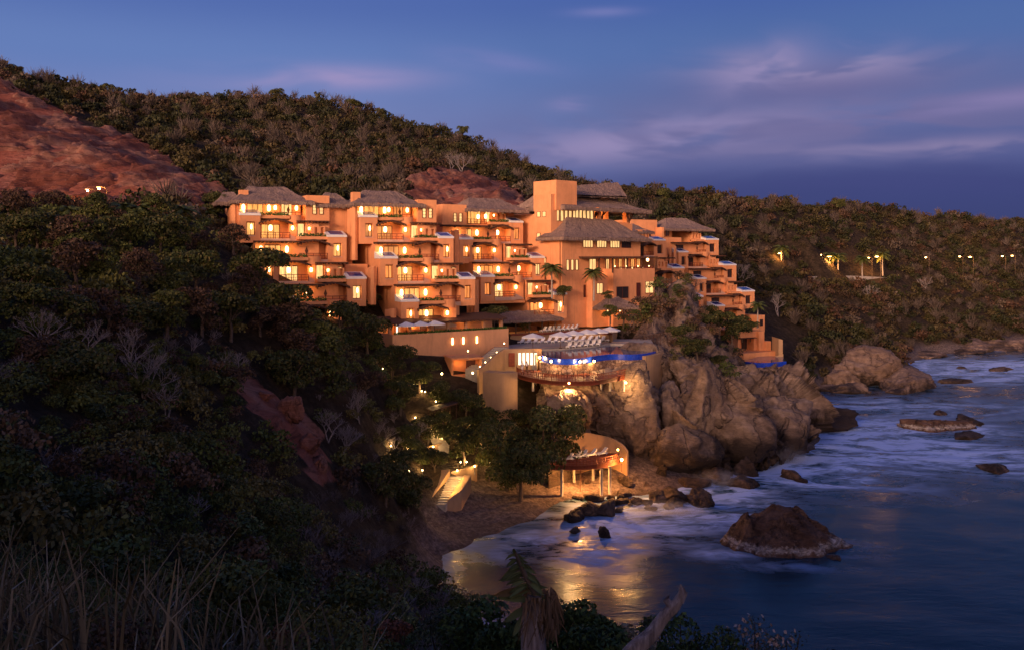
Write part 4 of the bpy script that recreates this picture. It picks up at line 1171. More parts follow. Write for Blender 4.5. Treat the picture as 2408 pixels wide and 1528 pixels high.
# --- pool terraces
lt = poly_px([(1195, 818), (1262, 832), (1274, 820), (1330, 818), (1400, 812), (1436, 807), (1500, 808), (1540, 812), (1530, 796), (1190, 796)], ZP + .25)
MB().prism(lt, 12, ZP + .25).build('pool_terrace', M['concrete'])
tag(bpy.data.objects['pool_terrace'], kind='structure')
ZU = 21.5
ut = poly_px([(1200, 785), (1278, 782), (1355, 776), (1440, 783), (1460, 760), (1330, 748), (1180, 760)], ZU)
MB().prism(ut, 14, ZU).build('upper_terrace', M['retaining'])
tag(bpy.data.objects['upper_terrace'], kind='structure')
m = MB(); strip_wall(m, [(x, y - .1) for x, y in ut[:4]], .25, ZU - .25, ZU + .1, -1); tag(m.build('terrace_edge', M['red_wood']), 'red timber edging along the front of the upper lounger terrace', 'edging')

# --- sun loungers
def lounger_proto():
    r_ = empty('sun_lounger')
    f = MB(); f.box(-.36, .36, -1.0, 1.0, .22, .30)
    for sx in (-.3, .3):
        for sy in (-.8, .75): f.box(sx - .04, sx + .04, sy - .04, sy + .04, 0, .22)
    f.tube([(-.3, .35, .30), (-.3, .9, .72)], .03, 4).tube([(.3, .35, .30), (.3, .9, .72)], .03, 4)
    f.build('frame', M['white'], r_)
    c = MB()
    def slab(a, b, t, wd):
        a, b = Vector(a), Vector(b); n = (b - a).cross(Vector((1, 0, 0))).normalized() * t
        if n.z < 0: n = -n
        x = Vector((wd, 0, 0))
        c.hexa([a - x, a + x, b + x, b - x], [a - x + n, a + x + n, b + x + n, b - x + n])
    slab((0, -1.0, .31), (0, .25, .31), .12, .34); slab((0, .26, .33), (0, 1.0, .98), .12, .34)
    c.build('mattress', M['cushion'], r_)
    slabm = MB(); slabm.box(-.22, .22, .86, .98, .98, 1.10); slabm.build('headrest', M['cushion'], r_)
    return r_
LOUNGE = lounger_proto(); first = [True]
def lounger(p, rz, label, group, s=1.0):
    o = LOUNGE if first[0] else copy_tree(LOUNGE)
    first[0] = False
    o.location = p; o.rotation_euler = (0, 0, rz); o.scale = (s,) * 3
    return tag(o, label, 'sun lounger', group)
def umbrella_proto():
    r_ = empty('parasol')
    MB().tube([(0, 0, 0), (0, 0, 2.75)], .045, 8).lathe((0, 0, 0), [(.3, 0), (.3, .1), (.06, .14)], 10).build('pole', M['wood'], r_)
    m = MB(); n = 8; R_ = 1.9
    ring = [(R_ * math.cos(2 * math.pi * k / n), R_ * math.sin(2 * math.pi * k / n), 2.2) for k in range(n)]
    mid = [(R_ * .5 * math.cos(2 * math.pi * k / n), R_ * .5 * math.sin(2 * math.pi * k / n), 2.52) for k in range(n)]
    low = [(p[0], p[1], 2.02) for p in ring]
    m.add(ring + mid + [(0, 0, 2.82)] + low, [(k, (k + 1) % n, n + (k + 1) % n, n + k) for k in range(n)] + [(n + k, n + (k + 1) % n, 2 * n) for k in range(n)] + [(2 * n + 1 + k, 2 * n + 1 + (k + 1) % n, (k + 1) % n, k) for k in range(n)])
    m.build('canopy', M['canvas'], r_)
    return r_
UMB = umbrella_proto(); firstu = [True]
def parasol(p, label, group, s=1.0):
    o = UMB if firstu[0] else copy_tree(UMB)
    firstu[0] = False
    o.location = p; o.scale = (s,) * 3; o.rotation_euler = (0, 0, random.random())
    return tag(o, label, 'parasol', group)
zt = ZP + .25
for i in range(14):
    px = 1226 + i * 15.8; p = WZ(px, 806 - i * .35, zt)
    lounger(p, R(-32 + random.uniform(-4, 4)), 'white pool lounger, %s from the left in the long row behind the pool' % ORD[i], 'sun loungers by the pool')
for i in range(6):
    p = WZ(1338 + i * 14, 816.5 - i * 1.3, zt); lounger(p, R(-20 + 9 * math.sin(i * 3)), 'white lounger, %s from the left in the short row at the pool edge' % ORD[i], 'sun loungers by the pool')
for i in range(5):
    p = WZ(1352 + i * 17, 801 - i * .3, zt); lounger(p, R(-40), 'white lounger, %s from the left in the hindmost row beneath the parasols' % ORD[i], 'sun loungers by the pool')
for i in range(8):
    p = WZ(1278 + i * 10.5, 779 - i * .75, ZU); lounger(p, R(-35), 'white lounger, %s from the left in the front row on the upper terrace' % ORD[i], 'sun loungers on the upper terrace')
for i in range(5):
    p = WZ(1300 + i * 13, 770 - i * .6, ZU); lounger(p, R(-35), 'white lounger, %s from the left in the back row on the upper terrace' % ORD[i], 'sun loungers on the upper terrace')
for i, (px, py) in enumerate([(1253, 822), (1318, 818), (1348, 814), (1380, 811), (1407, 808), (1434, 804)]):
    parasol(WZ(px, py, zt), 'open white parasol over the pool loungers, %s from the left' % ORD[i], 'parasols by the pool', 1.12)
for i, (px, py) in enumerate([(1290, 775), (1318, 772), (1340, 770), (1364, 766)]):
    parasol(WZ(px, py, ZU), 'open white parasol on the upper terrace, %s from the left' % ORD[i], 'parasols on the upper terrace', 1.12)
# --- palapa bar on the upper terrace
pa = empty('palapa_bar', WZ(1176, 788, ZU) + Vector((0, 2, 0)), R(34), 'long low open palapa bar with thatched roof beside the upper terrace', 'palapa')
pm = MB()
for i in range(5):
    for yy in (.5, 5.2): pm.tube([(.8 + i * 3.3, yy, -1.5), (.8 + i * 3.3, yy, 2.7)], .12, 8)
pm.build('post', M['bark'], pa)
MB().box(1.5, 12, 4.2, 4.8, 0, 1.1).build('counter', M['wood'], pa)
thatch_roof(pa, -1.0, 15.2, -1.0, 6.6, 2.75, 4.4, (2.6, 2.6), thick=.4)
lamp(pa, (4, 2.6, 1.9), 50); lamp(pa, (10, 2.6, 1.9), 40)
pa2 = empty('palapa', WZ(1412, 752, 23.4), R(20), 'small round thatched palapa among trees below the main building', 'palapa')
pm = MB()
for i in range(6):
    q = i * math.pi / 3; pm.tube([(4 + 3.2 * math.cos(q), 3 + 3.2 * math.sin(q), -2), (4 + 3.2 * math.cos(q), 3 + 3.2 * math.sin(q), 2.6)], .12, 8)
pm.build('post', M['bark'], pa2)
thatch_roof(pa2, -1.4, 9.4, -1.6, 7.4, 2.7, 5.6, (5.3, 5.3), thick=.4)
for xx in (2.5, 5.5): lantern(pa2, xx, 1.5, 1.6, 40, .16, .4)

# --- restaurant terrace under the middle block
ra = W(923, 796, 152); rb = W(1196, 790, 166)
th = math.atan2(rb.y - ra.y, rb.x - ra.x); L = math.hypot(rb.x - ra.x, rb.y - ra.y)
rt = empty('restaurant_terrace', (ra.x, ra.y, 22.9), th, 'lit open restaurant under a flat roof at the foot of the middle block', 'restaurant')
m = MB(); m.box(0, L, 0, 12, -7, -.05); m.box(0, L, 0, .3, -.05, .7); m.box(0, .3, .3, 12, -.05, .8); m.box(0, L, 5.5, 6.0, -.04, 2.9)
for i in range(7): m.box(.3 + i * (L - .9) / 6, .8 + i * (L - .9) / 6, 1.8, 2.3, -.04, 2.4)
m.box(8.5, 9.1, 1.6, 5.5, -.04, 2.8); m.build('wall', M['stucco'], rt)
rf = MB(); rf.hexa([(-.6, .9, 2.4), (L + .3, .9, 2.4), (L + .3, 6.2, 3.0), (-.6, 6.2, 3.0)], [(-.6, .9, 2.62), (L + .3, .9, 2.62), (L + .3, 6.2, 3.5), (-.6, 6.2, 3.5)])
for i in range(int(L / .6)): rf.box(-.4 + i * .6, -.22 + i * .6, .55, 1.2, 2.26, 2.395)
rf.build('roof', M['wood'], rt)
for x0, x1, k in ((2.2, 4.0, 'lit_white'), (4.6, 6.2, 'lit_white'), (6.9, 8.0, 'lit_white'), (9.8, 11.6, 'lit_pale'), (14.5, 16.6, 'lit_orange')): window(rt, x0, x1, 5.49, .1, 2.2, 2, 1, M[k])
for i in range(5): lamp(rt, (1.8 + i * 3.9, 3.2, 2.0), 60)
for i, px in enumerate((12.0, 14.3, 17.2)):
    MB().box(px - .15, px + .15, -.08, -.005, -1.6, -.4).build('wall_sconce', M['lantern'], rt); lamp(rt, (px, -.5, -1.0), 10)
me = hedge_mesh(.4, L - .4, .02, .28, .45, 1)
o = link('planter_hedge', me, None, (ra.x, ra.y, 23.6), th); tag(o, 'long clipped hedge on the parapet of the restaurant terrace', 'hedge', 'planter hedges on the hotel')
Mr = Matrix.Translation((ra.x, ra.y, 22.9)) @ Matrix.Rotation(th, 4, 'Z')
for i, xx in enumerate((3.2, 6.0, 8.9)): parasol(Mr @ Vector((xx, 1.0, 0)), 'open white parasol at the restaurant parapet, %s from the left' % ORD[i], 'parasols at the restaurant')
def table_set(loc, rz, label, group):
    t = empty('dining_table', loc, rz, label, 'table', group)
    MB().box(-.45, .45, -.45, .45, .70, .75).build('table_top', M['wood'], t)
    MB().tube([(0, 0, 0), (0, 0, .7)], .05, 6).build('leg', M['wood'], t)
    return t
def chair(loc, rz, label, group):
    c = empty('dining_chair', loc, rz, label, 'chair', group)
    MB().box(-.22, .22, -.22, .22, .42, .47).build('seat', M['wood'], c)
    MB().box(-.22, .22, .18, .22, .47, .95).build('backrest', M['wood'], c)
    for sx in (-.19, .19):
        for sy in (-.19, .19): MB().box(sx - .025, sx + .025, sy - .025, sy + .025, 0, .42).build('leg', M['wood'], c)
    return c
for i in range(5):
    x_ = 9.9 + i * 2.1
    table_set(Mr @ Vector((x_, 1.2, -.05)), th, 'dark square table on the restaurant terrace, %s from the left' % ORD[i], 'restaurant tables')
    chair(Mr @ Vector((x_ - .75, 1.2, -.05)), th + R(90), 'dark dining chair left of the %s restaurant table' % ORD[i], 'restaurant chairs')
    chair(Mr @ Vector((x_ + .75, 1.2, -.05)), th - R(90), 'dark dining chair right of the %s restaurant table' % ORD[i], 'restaurant chairs')

# --- plaster wall with stairs, box wall, little room
m = MB()
q = [W(1127, 869, 150), W(1150, 850, 152), W(1187, 820, 157), W(1274, 818, 158)]
base = 10.0
strip_wall(m, densify([(p.x, p.y) for p in q], 5), .5, base, [z for z in np.interp(np.linspace(0, 3, 16), range(4), [p.z for p in q])], 1)
tag(m.build('garden_wall', M['retaining']), 'sloping plastered stair wall left of the pool, with a small door', 'wall')
sw = bpy.data.objects[m and 'garden_wall.001'] if 'garden_wall.001' in bpy.data.objects else None
dp = W(1203, 858, 155.6)
MB().box(-.55, .55, -.25, -.02, -.3, 2.1).build('door', M['red_wood'], sw, (dp.x, dp.y + 1.2, dp.z), R(6))
for i in range(5):
    p = W(1222 + i * 9.3, 840, 157.0)
    MB().box(-.22, .22, -.12, .0, -1.2, .9).build('lit_slot', M['lit_white'], sw, (p.x, p.y - .15, p.z), R(4))
st = MB()
for i in range(16):
    t = i / 15; a_ = W(1112 + 66 * t, 866 - 50 * t, 153 + 9 * t)
    st.box(a_.x - 1.3, a_.x + 1.3, a_.y - .4, a_.y + 1.2, a_.z - 2.5, a_.z)
tag(st.build('outdoor_stairs', M['concrete']), 'plastered outdoor stairs climbing left of the sloping wall', 'stairs')
m = MB()
c = [W(1135, 870, 146), W(1180, 871, 144.6), W(1217, 869, 145.4)]
strip_wall(m, densify([(p.x, p.y) for p in c], 8), 2.2, 6.0, 18.1, 1)
tag(m.build('garden_wall', M['retaining']), 'smooth bulging plaster wall left of the cliff deck', 'wall')
rm = Block('garden_room', (0, 0, 0), 0, 'small lit flat-roofed garden room beneath the restaurant wall', True)
rm.e.location = W(1062, 880, 152); rm.e.scale = (1, 1, 1); rm.e.rotation_euler = (0, 0, R(18)); rm.e['category'] = 'garden building'
rm.w.box(-.2, 5.6, -.4, 5, 2.6, 2.9); rm.w.box(0, .3, 0, 5, -3, 2.6); rm.w.box(5, 5.4, 0, 5, -3, 2.6); rm.w.box(.3, 5, 1.6, 5, -3, 2.6); rm.w.box(.3, 5, 0, 1.6, -3, -.02)
window(rm.e, 3.0, 4.6, 1.59, 0, 2.2, 2, 1, M['frame'], name='door'); lamp(rm.e, (1.4, .6, 1.8), 30); rm.finish()

# --- cliff deck with red railing
ZD = 17.0
df = densify(poly_px([(1215, 869), (1219, 878), (1250, 887), (1308, 894), (1360, 895), (1403, 893), (1450, 885), (1482, 877), (1494, 871)], ZD))
db = [(x, y + .8) for x, y in near[::-1]][6:]
dk = empty('cliff_deck', (0, 0, 0), 0, 'curved dark red timber deck with railing jutting from the cliff below the pool', 'deck')
plank_deck(dk, df + [(df[-1][0] + .5, df[-1][1] + 6), (df[0][0], df[0][1] + 8)], ZD, .5)
def curved_rail(line, z, parent, h=1.0, gap=.45):
    m = MB(); P = [Vector((x, y, 0)) for x, y in line]
    for zz, r_ in ((h, .06), (.55, .035), (.2, .035)): m.tube([p + Vector((0, 0, z + zz)) for p in P], r_, 6)
    acc = 0; k = 0
    for i in range(len(P) - 1):
        d = (P[i + 1] - P[i]).length
        while acc <= d:
            p = P[i].lerp(P[i + 1], acc / d); m.tube([p + Vector((0, 0, z)), p + Vector((0, 0, z + h))], .055 if k % 3 == 0 else .03, 4); acc += gap; k += 1
        acc -= d
    return m.build('railing', M['red_wood'], parent)
curved_rail(df, ZD, dk)
m = MB(); strip_wall(m, df, .12, ZD - .7, ZD - .02, 1); m.build('fascia', M['red_wood'], dk)
for px, py in ((1255, 905), (1330, 912), (1420, 912), (1442, 910), (1475, 905)):
    p = WZ(px, 893, ZD); MB().tube([(p.x, p.y + 4.5, ZD - .5), (p.x, p.y + 4.5, 14.6)], .2, 8).build('post', M['concrete'], dk)
for i, (px, py) in enumerate([(1240, 884), (1275, 888), (1300, 886), (1335, 889), (1372, 886), (1405, 886), (1440, 880)]):
    p = WZ(px, py - 4, ZD)
    table_set(p, .3, 'dark table on the red cliff deck, %s from the left' % ORD[i], 'tables on the cliff deck')
    chair(p + Vector((-.8, 0, 0)), R(80), 'dark chair left of the %s table on the cliff deck' % ORD[i], 'chairs on the cliff deck')
    chair(p + Vector((.8, 0, 0)), R(-80), 'dark chair right of the %s table on the cliff deck' % ORD[i], 'chairs on the cliff deck')
def spot(p, watts, label, group, big=.2, mat='lantern_star', col=(1.0, .55, .2), off=(0, -.5, -.1)):
    o = empty('wall_lamp', p, 0, label, 'wall lamp', group)
    MB().lathe((0, 0, -big), [(big * .5, 0), (big, big * .6), (big, big * 1.4), (big * .4, big * 2)], 10).build('bulb', M[mat], o)
    MB().box(-.06, .06, 0, .35, -.06, .06).build('bracket', M['metal'], o)
    l = lamp(None, Vector(p) + Vector(off), watts, col, .2); l.parent = o; l.location = off
    return o
for i, (px, py, Y) in enumerate([(1269, 839, 157), (1296, 848, 151.2), (1364, 849, 151.8), (1397, 848, 154.5)]):
    spot(W(px, py, Y - .5), 330, 'bright lamp on the cobble wall below the pool, %s from the left' % ORD[i], 'lamps over the cliff deck')
spot(W(1338, 899, 142.8), 2600, 'bright lamp under the front of the cliff deck, left one', 'lamps under the cliff deck', .16, off=(0, .6, -.9))
spot(W(1472, 898, 147.2), 700, 'bright lamp under the right end of the cliff deck', 'lamps under the cliff deck', .16, off=(.9, .9, -.2))

# --- two people in white on the deck
def person(loc, rz, label, s=1.0, arm=0.0):
    o = empty('person', loc, rz, label, 'person', 'people on the cliff deck'); o.scale = (s,) * 3
    sk = [((0, 0, .95), .13), ((0, 0, 1.15), .125), ((0, .0, 1.36), .14), ((0, .01, 1.47), .06), ((0, 0, 1.58), .085), ((0, 0, 1.70), .075),
          ((-.17, 0, 1.40), .06), ((-.22, .02, 1.15), .042), ((-.2, -.10 - arm, .95), .032), ((-.19, -.16 - arm, .88), .03),
          ((.17, 0, 1.40), .06), ((.22, .02, 1.15), .042), ((.2, -.10, .95), .032), ((.19, -.16, .88), .03),
          ((-.09, 0, .86), .09), ((-.10, -.02, .48), .06), ((-.10, .02, .08), .04), ((-.10, -.12, .04), .035),
          ((.09, 0, .86), .09), ((.10, .04, .48), .06), ((.11, .08, .08), .04), ((.11, -.06, .04), .035)]
    ed = [(0, 1), (1, 2), (2, 3), (3, 4), (4, 5), (2, 6), (6, 7), (7, 8), (8, 9), (2, 10), (10, 11), (11, 12), (12, 13), (0, 14), (14, 15), (15, 16), (16, 17), (0, 18), (18, 19), (19, 20), (20, 21)]
    def skinned(name, keep, mat, grow=1.0):
        idx = sorted(set(i for e in keep for i in e)); mp = {a: i for i, a in enumerate(idx)}
        me = bpy.data.meshes.new(name); me.from_pydata([sk[i][0] for i in idx], [(mp[a], mp[b]) for a, b in keep], [])
        ob = link(name, me, o); md = ob.modifiers.new('skin', 'SKIN'); ob.modifiers.new('sub', 'SUBSURF').render_levels = 2
        for i, a in enumerate(idx): me.skin_vertices[0].data[i].radius = (sk[a][1] * grow,) * 2
        me.skin_vertices[0].data[mp[keep[0][0]]].use_root = True
        me.materials.append(mat); return ob
    skinned('body', ed, M['skin'])
    skinned('shirt', [(0, 1), (1, 2), (2, 6), (6, 7), (2, 10), (10, 11)], M['shirt'], 1.22)
    skinned('trousers', [(0, 14), (14, 15), (15, 16), (0, 18), (18, 19), (19, 20)], M['shirt'] if arm else M['wood'], 1.2)
    MB().lathe((0, .015, 1.60), [(.07, -.02), (.098, .03), (.09, .09), (.05, .13)], 12).build('hair', M['hair'], o)
    return o
p = WZ(1228, 873, ZD); person((p.x, p.y, ZD), R(15), 'person in white shirt and white trousers at the left end of the cliff deck', 1.12, .12)
p = WZ(1239, 874, ZD); person((p.x, p.y, ZD), R(-25), 'person in white shirt and dark trousers at the left end of the cliff deck', 1.14, 0)

# --- lower deck over the beach
ZL = 5.0
lf = densify(poly_px([(1243, 1082), (1247, 1091), (1308, 1094), (1387, 1092), (1430, 1086), (1457, 1078)], ZL))
ld = empty('beach_deck', (0, 0, 0), 0, 'lower timber deck on concrete stilts over the beach, with a red railing', 'deck')
plank_deck(ld, lf + [(lf[-1][0] + .6, lf[-1][1] + 6.5), (lf[0][0], lf[0][1] + 8)], ZL, .45)
curved_rail(lf, ZL, ld, .95, .55)
m = MB(); strip_wall(m, lf, .12, ZL - .65, ZL - .02, 1); m.build('fascia', M['red_wood'], ld)
for px, py, Y in ((1276, 1124, 140), (1321, 1144, 136), (1350, 1128, 141), (1395, 1126, 142), (1414, 1146, 136), (1434, 1138, 137.5)):
    p = W(px, py, Y); MB().tube([(p.x, p.y, ZL - .45), (p.x, p.y, p.z - 1.5)], .24, 10).build('stilt', M['concrete'], ld)
m = MB(); w0 = [W(1300, 1062, 142.5), W(1352, 1062, 144.2), W(1400, 1060, 145), W(1445, 1064, 144.8), W(1474, 1070, 143.2)]
ln = densify([(p.x, p.y) for p in w0], 8)
zt_ = np.interp(np.linspace(0, 1, len(ln)), [0, .4, .65, .85, 1], [8.4, 8.3, 7.6, 6.7, 5.6])
strip_wall(m, ln, .4, 1.5, list(zt_), 1); tag(m.build('garden_wall', M['retaining']), 'plain curved plaster wall behind the beach deck', 'wall')
for i, (px, py) in enumerate([(1299, 1085), (1335, 1082), (1354, 1076), (1368, 1074), (1390, 1071), (1415, 1068)]):
    lounger(WZ(px, py, ZL), R(-55), 'white lounger on the beach deck, %s from the left' % ORD[i], 'sun loungers on the beach deck', 1.05)
def post_lamp(p, h, watts, label, r=.18, mat='lantern_star', group='post lamps', head=None):
    o = empty('post_lamp', p, 0, label, 'lamp', group)
    MB().tube([(0, 0, -.5), (0, 0, h)], .06, 8).build('post', M['wood'], o)
    MB().lathe((0, 0, h), [(r * .5, 0), (r, r * .7), (r, r * 1.5), (r * .3, r * 2.2)], 10).build('bulb', M[mat], o)
    MB().lathe((0, 0, h + r * 2.2), [(r * 1.5, 0), (.02, r * .9)], 10).build('cap', M['wood'], o)
    if watts:
        l = lamp(None, (0, 0, 0), watts, (1.0, .42, .11), .22); l.parent = o; l.location = (0, -.35, h + r)
    return o
M['lamp_beach'] = emissive('beach_lamp_glow', (1.0, .40, .09), 110, .05, False)
p = WZ(1365, 1147, 1.0); post_lamp((p.x, p.y, 1.0), 3.1, 6500, 'brightest post lamp, on the beach in front of the stilted deck', .28, 'lamp_beach', group='post lamps by the beach')
p = W(1462, 1100, 139); post_lamp((p.x, p.y, p.z), 1.2, 3200, 'post lamp on the rocks right of the beach deck', .2, group='post lamps by the beach')
p = WZ(1453, 1080, ZL); post_lamp((p.x, p.y, ZL), 1.5, 60, 'lamp post at the right corner of the beach deck', .14, group='post lamps by the beach')
p = WZ(1285, 1088, ZL); post_lamp((p.x, p.y, ZL), 1.4, 60, 'lamp post on the left half of the beach deck', .14, group='post lamps by the beach')
p = WZ(1246, 1086, ZL); post_lamp((p.x, p.y, ZL), 1.2, 30, 'lamp post at the left end of the beach deck', .12, group='post lamps by the beach')

# --- beach stairs between walls
bs = empty('beach_stairs', (0, 0, 0), 0, 'lit concrete stairs between two walls running down to the beach', 'stairs')
m = MB(); t0 = W(1073, 1118, 130); t1 = W(1033, 1181, 123.5)
for i in range(12):
    a_ = t0.lerp(t1, i / 11); b_ = t0.lerp(t1, (i + 1) / 11)
    m.hexa([(a_.x - .9, a_.y, 0), (a_.x + 1.1, a_.y, 0), (b_.x + 1.1, b_.y, 0), (b_.x - .9, b_.y, 0)], [(a_.x - .9, a_.y, a_.z), (a_.x + 1.1, a_.y, a_.z), (b_.x + 1.1, b_.y, a_.z), (b_.x - .9, b_.y, a_.z)])
m.build('steps', M['concrete'], bs)
m = MB(); 
m.prism([(t0.x - 1.2, t0.y), (t1.x - 1.2, t1.y), (t1.x - .92, t1.y), (t0.x - .92, t0.y)], -1, [t0.z + 1.0, t1.z + .9, t1.z + .9, t0.z + 1.0])
m.prism([(t0.x + 1.12, t0.y), (t1.x + 1.12, t1.y), (t1.x + 3.0, t1.y + 1.5), (t0.x + 2.2, t0.y)], -1, [t0.z + .2, t1.z + .4, t1.z + 1.4, t0.z + .2])
m.prism([(t0.x - 4.2, t0.y - .5), (t1.x - 1.22, t1.y), (t0.x - 1.22, t0.y)], -1, [t0.z + .9, t1.z + .8, t0.z + 1.0]); m.build('side_wall', M['retaining'], bs)
for i in (2, 5, 8):
    a_ = t0.lerp(t1, i / 11); lamp(bs, (a_.x + .9, a_.y - .3, a_.z + 1.2), 110, (1.0, .55, .17))
m = MB(); q = [W(990, 1130, 130), W(1040, 1116, 131), W(1085, 1103, 132.5), W(1122, 1091, 134)]
strip_wall(m, densify([(p.x, p.y) for p in q], 4), .5, -1, [z for z in np.interp(np.linspace(0, 3, 13), range(4), [p.z for p in q])], 1)
tag(m.build('garden_wall', M['retaining']), 'low terrace wall with lamps above the beach stairs', 'wall')
m = MB(); q = [W(945, 1075, 136), W(1000, 1052, 137), W(1048, 1036, 139)]
strip_wall(m, densify([(p.x, p.y) for p in q], 4), .5, 2, [z for z in np.interp(np.linspace(0, 2, 9), range(3), [p.z for p in q])], 1)
tag(m.build('garden_wall', M['retaining']), 'upper garden path wall in the lit grove', 'wall')
m = MB()
for i in range(14):
    t = i / 13; a_ = W(1010 + 32 * t, 1005 + 40 * t, 141 - 2.5 * t); m.box(a_.x - .9, a_.x + .9, a_.y - .3, a_.y + .5, a_.z - 1.5, a_.z)
tag(m.build('outdoor_stairs', M['concrete']), 'narrow lit garden steps in the grove below the hotel', 'stairs')
tp = W(940, 1024, 137)
tent = empty('shade_canopy', tp, .3, 'white square cloth canopy at the left edge of the lit grove', 'canopy')
MB().add([(-1.6, -1.6, 2.0), (1.6, -1.6, 2.0), (1.6, 1.6, 2.0), (-1.6, 1.6, 2.0), (0, 0, 2.9), (-1.6, -1.6, 1.75), (1.6, -1.6, 1.75), (1.6, 1.6, 1.75), (-1.6, 1.6, 1.75)], [(0, 1, 4), (1, 2, 4), (2, 3, 4), (3, 0, 4), (5, 6, 1, 0), (6, 7, 2, 1), (7, 8, 3, 2), (8, 5, 0, 3)]).build('cloth', M['canvas'], tent)
for sx in (-1.5, 1.5):
    for sy in (-1.5, 1.5): MB().tube([(sx, sy, -1.5), (sx, sy, 1.95)], .05, 6).build('pole', M['wood'], tent)
lamp(tent, (0, 0, 1.4), 15)
hb = empty('hammock_shelter', W(1040, 985, 141), .5, 'small open shelter with sloping plank roof in the grove', 'shelter')
MB().hexa([(-2.2, -1.4, 1.7), (2.2, -1.4, 2.6), (2.2, 1.4, 2.6), (-2.2, 1.4, 1.7)], [(-2.2, -1.4, 1.85), (2.2, -1.4, 2.75), (2.2, 1.4, 2.75), (-2.2, 1.4, 1.85)]).build('roof', M['wood'], hb)
for sx in (-1.9, 1.9):
    for sy in (-1.2, 1.2): MB().tube([(sx, sy, -1.5), (sx, sy, 1.75 if sx < 0 else 2.55)], .07, 6).build('post', M['wood'], hb)

# --- small garden lamps
NUM = ORD + ['twenty-%s' % ORD[i] for i in range(9)] + ['thirtieth'] + ['thirty-%s' % ORD[i] for i in range(9)] + ['fortieth']
def v4(x, y): return 883 + x / 3.173, 722.4 + y / 3.173
GLOW = [(55, 455), (280, 565), (345, 620), (370, 625), (450, 697), (297, 818), (348, 850), (420, 910), (450, 945), (490, 985), (115, 1028), (240, 1050), (540, 890), (600, 960), (670, 910), (815, 1022), (635, 1150), (680, 1148), (855, 1150), (150, 1160), (130, 1130), (250, 1215), (350, 1210), (215, 1245), (860, 735), (1000, 765), (900, 745), (1050, 595), (1122, 960)]
WALLGLOW = [(345, 1265), (482, 1240), (610, 1212), (740, 1180)]
PATHGLOW = [(225, 1110), (320, 1075), (430, 1035)]
STAIRGLOW = [(690, 322), (780, 438), (820, 405), (860, 370), (905, 332), (960, 265)]
ROOMGLOW = [(495, 490), (725, 485)]
def march(px, py):
    for Y in np.arange(60, 200, .5):
        p = W(px, py, Y)
        if p.z < ground(p.x, p.y) + .9: return p
    return W(px, py, 140)
def garden_lamp(p, label, group, watts=10, r=.10, h=.7, mat='bulb'):
    o = empty('garden_lamp', p - Vector((0, 0, h)), 0, label, 'garden lamp', group)
    MB().tube([(0, 0, -1.0), (0, 0, h - r)], .04, 5).build('stake', M['metal'], o)
    MB().lathe((0, 0, h - r), [(r * .6, 0), (r, r * .7), (r, r * 1.3), (r * .4, r * 2)], 8).build('bulb', M[mat], o)
    l = lamp(None, (0, 0, 0), watts, (1.0, .60, .22), .15); l.parent = o; l.location = (0, -.25, h + .25)
    return o
for i, (x, y) in enumerate(sorted(GLOW)):
    garden_lamp(march(*v4(x, y)), 'small glowing garden lamp in the dark grove, %s from the left' % NUM[i], 'garden lamps in the grove', 110)
for i, (x, y) in enumerate(WALLGLOW):
    p = W(*v4(x, y), 130 + i * 1.1); garden_lamp(p, 'small lamp on the wall above the beach stairs, %s from the left' % ORD[i], 'lamps on the beach wall', 130, .12, .4)
for i, (x, y) in enumerate(PATHGLOW):
    p = W(*v4(x, y), 135.6 + i * .9); garden_lamp(p, 'small lamp along the upper grove path wall, %s from the left' % ORD[i], 'lamps on the path wall', 110, .12, .4)
for i, (x, y) in enumerate(STAIRGLOW):
    p = W(*v4(x, y), 150.5 + i * 2); garden_lamp(p, 'small step lamp beside the sloping stair wall, %s from the left' % ORD[i], 'stair lamps', 7, .11, .5)
for i, (x, y) in enumerate(ROOMGLOW):
    p = W(*v4(x, y), 150.5); garden_lamp(p, 'small lamp at the %s end of the lit garden room' % ('left', 'right')[i], 'lamps at the garden room', 30, .16, .5)

# --- far pool by the pavilion
fp = [W(1747, 842, 222), W(1775, 849, 219), W(1810, 851, 219), W(1847, 846, 222), W(1840, 838, 233), W(1790, 836, 234)]
zf = fp[2].z; poly = [(p.x, p.y) for p in fp]; ln = densify(poly[:4], 5)
p2 = empty('infinity_pool', (0, 0, 0), 0, 'small far infinity pool with blue edge below the pavilion', 'swimming pool')
MB().prism(ln + poly[4:], zf - .6, zf).build('water', M['pool_water'], p2)
m = MB(); strip_wall(m, ln[2:], .3, zf - 1.15, zf + .02, -1); m.build('tiled_edge', M['tile_blue'], p2)
m = MB(); strip_wall(m, [(x, y + .3) for x, y in ln], .8, zf - 6, zf - 1.16, -1); m.build('base_wall', M['retaining'], p2)

